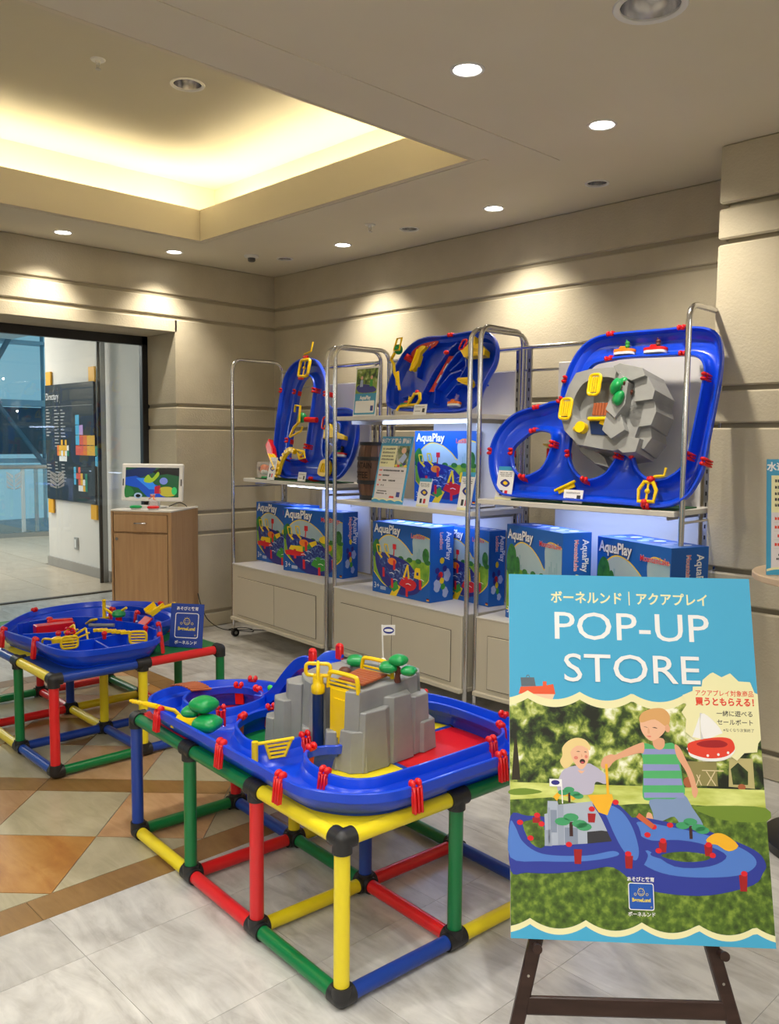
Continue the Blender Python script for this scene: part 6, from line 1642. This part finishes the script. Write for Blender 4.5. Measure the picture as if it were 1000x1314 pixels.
# boy
b.face(sm([(.012, .012), (.028, .018), (.05, .012), (.077, .020), (.094, .017), (.105, -.02), (.108, -.06), (.112, -.094), (.085, -.108), (.031, -.112), (.014, -.104), (.017, -.06), (.018, -.023)], 3), TP, .0023, mat('print_green_stripe', hx('#4faf6c'), .6))
for y0, y1 in ((.005, -.008), (-.030, -.045), (-.062, -.078), (-.094, -.106)): b.face([(.017 + (.004 if y0 > 0 else 0), y0), (.098 + (-y0) * .12, y0 + .002), (.100 + (-y1) * .1, y1 + .003), (.017, y1)], TP, .0025, mat('print_violet_stripe', hx('#8c94cc'), .6))
b.face(sm([(.03, -.110), (.085, -.107), (.111, -.097), (.128, -.125), (.150, -.160), (.14, -.172), (.126, -.176), (.10, -.165), (.085, -.146), (.06, -.155), (.039, -.163), (.036, -.14)], 3), TP, .0024, mat('print_jeans', hx('#7e96c0'), .6)); b.face(sm([(.023, -.139), (.033, -.142), (.036, -.16), (.02, -.157)], 3), TP, .0023, sk2)
b.face(sm([(.094, .017), (.106, .010), (.118, -.015), (.133, -.048), (.140, -.075), (.143, -.088), (.136, -.103), (.129, -.094), (.128, -.078), (.118, -.045), (.104, -.022), (.096, -.005)], 3), TP, .0026, sk2)
b.face(sm([(.022, .018), (.012, .018), (-.02, .004), (-.045, -.010), (-.058, -.010), (-.075, -.018), (-.082, -.035), (-.076, -.043), (-.062, -.040), (-.046, -.023), (.005, -.006), (.020, -.004)], 3), TP, .0026, sk2)
b.face(sm([(.044, .030), (.068, .030), (.070, .014), (.060, .004), (.045, .010)], 3), TP, .0026, sk2)
b.face(sm([(.044, .099), (.022, .090), (.013, .076), (.018, .066), (.05, .074), (.076, .058), (.084, .066), (.085, .086), (.070, .100)], 4), TP, .0029, hair2)
b.face(sm([(.017, .078), (.015, .055), (.024, .035), (.040, .024), (.060, .034), (.074, .050), (.078, .068), (.06, .080), (.035, .082)], 4), TP, .0028, sk)
b.face(ell(.079, .054, .006, .009), TP, .0030, sk2)
b.face(sm([(.022, .057), (.029, .056), (.032, .054)], 3), TP, .0030, dkp); b.face(sm([(.043, .055), (.050, .056), (.055, .053)], 3), TP, .0030, dkp); b.face(sm([(.034, .056), (.031, .042), (.037, .042)], 2), TP, .0030, sk2); b.face(sm([(.029, .035), (.036, .036), (.040, .034), (.035, .032)], 3), TP, .0030, blp)
# toy in the picture
trb = mat('print_toy_blue', hx('#2c3a9c'), .45); trl = mat('print_toy_light', hx('#4f7cd0'), .45); grp = mat('print_rock', hx('#aab4c8'), .5); grp2 = mat('print_rock_dark', hx('#8490a8'), .5)
b.face(sm([(-.297, -.158), (-.257, -.155), (-.20, -.157), (-.10, -.17), (-.05, -.16), (.003, -.150), (.068, -.158), (.149, -.172), (.229, -.198), (.273, -.219), (.288, -.244), (.28, -.262), (.255, -.289), (.157, -.314), (.061, -.314), (-.003, -.300), (-.06, -.262), (-.121, -.270), (-.193, -.279), (-.259, -.280), (-.297, -.275)], 4), TP, .0032, trb)
b.face(sm([(-.297, -.170), (-.285, -.180), (-.27, -.21), (-.24, -.232), (-.2, -.24), (-.12, -.238), (-.06, -.226), (-.05, -.236), (-.12, -.250), (-.22, -.254), (-.297, -.248)], 4), TP, .0034, trl)
b.face(sm([(.00, -.16), (.068, -.168), (.149, -.182), (.223, -.205), (.262, -.228), (.262, -.25), (.22, -.27), (.127, -.277), (.05, -.27), (-.0, -.245), (.02, -.222), (.08, -.255), (.16, -.252), (.2, -.228), (.15, -.205), (.09, -.197), (.03, -.20), (-.0, -.185)], 4), TP, .0034, trl)
b.face(sm([(-.268, -.175), (-.254, -.165), (-.222, -.165), (-.218, -.222), (-.248, -.216)], 3), TP, .0035, lawn2); b.face(sm([(.026, -.229), (.066, -.210), (.131, -.208), (.183, -.217), (.190, -.229), (.155, -.243), (.096, -.248), (.048, -.239)], 4), TP, .0036, trb); b.face(sm([(.05, -.232), (.1, -.222), (.16, -.228), (.15, -.240), (.096, -.244)], 4), TP, .0037, lawn2)
b.face([(-.209, -.120), (-.186, -.120), (-.184, -.128), (-.06, -.112), (-.05, -.115), (-.062, -.205), (-.12, -.212), (-.215, -.220), (-.217, -.150), (-.210, -.148)], TP, .0039, grp)
for x0, x1, y0, y1 in ((-.209, -.204, -.135, -.215), (-.203, -.188, -.14, -.19), (-.217, -.20, -.185, -.220), (-.186, -.172, -.128, -.217), (-.17, -.14, -.178, -.214)): b.face([(x0, y0), (x1, y0), (x1, y1), (x0, y1)], TP, .0040, grp2 if x0 in (-.203, -.17) else mat('print_rock_mid', hx('#98a2b8'), .5))
b.face([(-.118, -.186), (-.085, -.182), (-.062, -.184), (-.062, -.205), (-.118, -.212)], TP, .0041, txt)
b.face(sm([(-.104, -.122), (-.085, -.115), (-.051, -.120), (-.03, -.135), (.001, -.170), (.010, -.215), (.02, -.235), (-.002, -.262), (-.038, -.24), (-.063, -.201), (-.085, -.154)], 4), TP, .0043, trb)
b.face(sm([(-.085, -.125), (-.055, -.127), (-.03, -.145), (-.01, -.18), (.0, -.225), (-.01, -.245), (-.035, -.225), (-.055, -.19), (-.07, -.155)], 4), TP, .0044, trl)
for pl in ([(-.115, -.104), (-.058, -.100), (-.055, -.112), (-.07, -.148), (-.09, -.142)], [(-.196, -.110), (-.185, -.100), (-.15, -.100), (-.142, -.112), (-.15, -.118), (-.158, -.108), (-.18, -.108), (-.187, -.120)]): b.face(pl, TP, .0046, mat('print_gold', hx('#f0b428'), .5))
strip(b, TP, [(-.069, -.032), (-.067, -.103)], .006, .0046, .0047, mat('print_gold', hx('#f0b428'), .5)); b.face(sm([(.155, -.195), (.175, -.180), (.20, -.182), (.228, -.205), (.205, -.218), (.18, -.205), (.165, -.203)], 3), TP, .0046, mat('print_gold', hx('#f0b428'), .5))
gd = mat('print_leaf', hx('#3f9c68'), .5)
for x, y, s_ in ((-.155, -.165, 1.), (-.158, -.100, .7), (.121, -.165, .9)):
    strip(b, TP, [(x, y - .032 * s_), (x, y)], .008 * s_, .0048, .0049, dkp)
    for dx_, dy_ in ((-.02, 0), (.02, -.004), (0, .010), (.03, -.010)): b.face(ell(x + dx_ * s_, y + dy_ * s_, .018 * s_, .009 * s_, 12), TP, .0050, gd)
for x, y in ((-.234, -.153), (-.274, -.170), (-.250, -.204), (-.224, -.172), (-.161, -.215), (-.106, -.135), (-.050, -.118), (-.025, -.231), (.036, -.170), (.021, -.188), (.056, -.200), (.045, -.222), (.074, -.165), (.160, -.205), (.168, -.228), (.237, -.265)): b.face(ell(x, y, .0075, .006, 10), TP, .0052, red_p)
for x, y, l in ((-.14, -.225, .032), (-.106, -.145, .02), (-.023, -.235, .028), (.056, -.203, .022), (.16, -.205, .025), (.235, -.268, .035), (-.235, -.158, .012)): b.face([(x - .010, y), (x + .009, y), (x + .006, y - l), (x - .009, y - l)], TP, .0051, mat('print_dark_red', hx('#a0141c'), .5))
strip(b, TP, [(.0, -.145), (.035, -.170)], .012, .0052, .0053, mat('print_rust', hx('#c8603c'), .5))
b.face([(-.204, -.070), (-.176, -.070), (-.176, -.087), (-.204, -.087)], TP, .0053, print_w); b.face(ell(-.190, -.078, .010, .0055), TP, .0054, tr_p); strip(b, TP, [(-.176, -.07), (-.174, -.125)], .0025, .0053, .0054, print_w)
b.build('printed_picture', po)
# bottom waves, burst, boats, lettering
b = MB(); b.face([(-PW, -PH), (PW, -PH)] + bot, TP, .0056, creamp)
b.face([(-PW, -PH), (PW, -PH)] + scallop((-.253, -.1263), -.3895, .020, -.297, .297)[::-1], TP, .0059, skyb); b.build('bottom_waves', po)
bur = [(.12, .128), (.118, .133), (.143, .144), (.144, .154), (.165, .155), (.168, .17), (.187, .186), (.194, .189), (.214, .178), (.235, .188), (.254, .169), (.281, .168), (.29, .143), (.297, .14), (.297, .034), (.290, .025), (.286, .005), (.256, .002), (.238, -.016), (.222, -.005), (.20, .01), (.16, .02), (.136, .034), (.12, .047), (.124, .077), (.114, .093), (.126, .11)]
b = MB(); b.face(bur, TP, .0056, creamp); b.build('burst', po)
text('ボーネルンド｜アクアプレイ', .0325, creamp, TP, po, org=(0.0, .3525), h=.0008, bold=.022, sx=.92)
text('POP-UP', .0965, print_w, TP, po, org=(.0, .2615), h=.0008, bold=.002, sx=1.18)
text('STORE', .0965, print_w, TP, po, org=(-.001, .1595), h=.0062, bold=.002, sx=1.16)
text('アクアプレイ対象商品', .0152, redt, TP, po, align='LEFT', org=(.148, .134), h=.0059, bold=.01, sx=.92)
text('買うともらえる！', .0205, redt, TP, po, align='LEFT', org=(.148, .112), h=.0059, bold=.035, sx=.92)
text('一緒に遊べる', .0145, txt, TP, po, align='RIGHT', org=(.283, .087), h=.0059, bold=.01)
text('セールボート', .0145, txt, TP, po, align='RIGHT', org=(.283, .067), h=.0059, bold=.01)
text('※なくなり次第終了', .0085, txt, TP, po, align='RIGHT', org=(.283, .051), h=.0059)
b = MB(); b.face([(.157, .092), (.162, .092), (.163, .028), (.156, .028)], TP, .0060, mat('print_mast', hx('#d0d0d4'), .5)); b.face(sm([(.160, .090), (.185, .078), (.207, .050), (.200, .044), (.162, .034)], 3), TP, .0061, mat('print_sail', hx('#eeeef0'), .5)); b.face([(.156, .085), (.136, .036), (.155, .033)], TP, .0061, mat('print_sail', hx('#eeeef0'), .5)); b.build('picture_sail', po)
b = MB(); b.face(sm([(.125, .003), (.132, -.010), (.168, -.019), (.208, -.015), (.230, .0), (.225, .012), (.13, .012)], 4), TP, .0063, print_w); b.face(sm([(.124, .010), (.128, .022), (.158, .031), (.198, .037), (.225, .034), (.234, .020), (.231, .006), (.208, -.008), (.168, -.012), (.130, -.002)], 4), TP, .0064, redt)
b.face(sm([(.145, .020), (.165, .028), (.20, .030), (.218, .022), (.205, .014), (.165, .013)], 4), TP, .0065, mat('print_dark_red', hx('#a0141c'), .5))
for x, y in ((.195, -.003), (.218, .002), (.17, -.006)): b.face(ell(x, y, .003), TP, .0066, print_w)
b.build('picture_boat', po)
b = MB(); orr = mat('print_orange_red', hx('#e65a34'), .5); b.face([(-.270, .143), (-.216, .146), (-.216, .157), (-.207, .157), (-.207, .148), (-.191, .151), (-.186, .127), (-.275, .126)], TP, .00055, orr); b.face([(-.26, .127), (-.188, .127), (-.194, .112), (-.24, .112)], TP, .0005, mat('print_peach', hx('#eecaaa'), .5))
b.face([(-.270, .165), (-.237, .166), (-.233, .145), (-.268, .144)], TP, .00058, mat('print_case', hx('#5c6874'), .5)); strip(b, TP, [(-.256, .166), (-.254, .171), (-.250, .171), (-.248, .166)], .0018, .0005, .0006, mat('print_case', hx('#5c6874'), .5)); b.build('picture_toy_boat', po)
emblem(po, lambda x, y, h=0.: TP(x, y, h + .0056), 0.001, -.322, .058, mat('emblem_blue', hx('#1c55b4'), .5))
text('あそびと教育', .0105, print_w, TP, po, org=(.001, -.289), h=.0062, bold=.02); text('ボーネルンド', .0105, print_w, TP, po, org=(.001, -.3635), h=.0062, bold=.02)

# ------------------------------------------------------------------ round table with its notice at the right edge
rc = V((4.575, -.935, 0))
t = thing('round_table', 'round pale wood pedestal table with black base at the right edge', 'table', rc)
ply = noisy('pale_ply', [(.3, (.62, .46, .32)), (.7, (.70, .54, .39))], 5, .45)
b = MB(); b.lathe([(0, .955), (.296, .955), (.300, .959), (.300, .976), (.296, .98), (0, .98)], (0, 0, 0), ply, 64); b.build('table_top', t)
b = MB(); b.cyl((0, 0, .03), (0, 0, .955), .03, blackp, 20); b.build('pedestal', t)
b = MB(); b.lathe([(0, 0), (.222, 0), (.225, .004), (.225, .03), (.22, .034), (.03, .04), (0, .04)], (0, 0, 0), blackp, 48); b.build('base_plate', t)
event_sign('blue bordered event notice standing on the round table', V((4.391, -1.150, .981)) + V((cos(.76), sin(.76), 0)) * .1485, .76, 6, .297, .395)
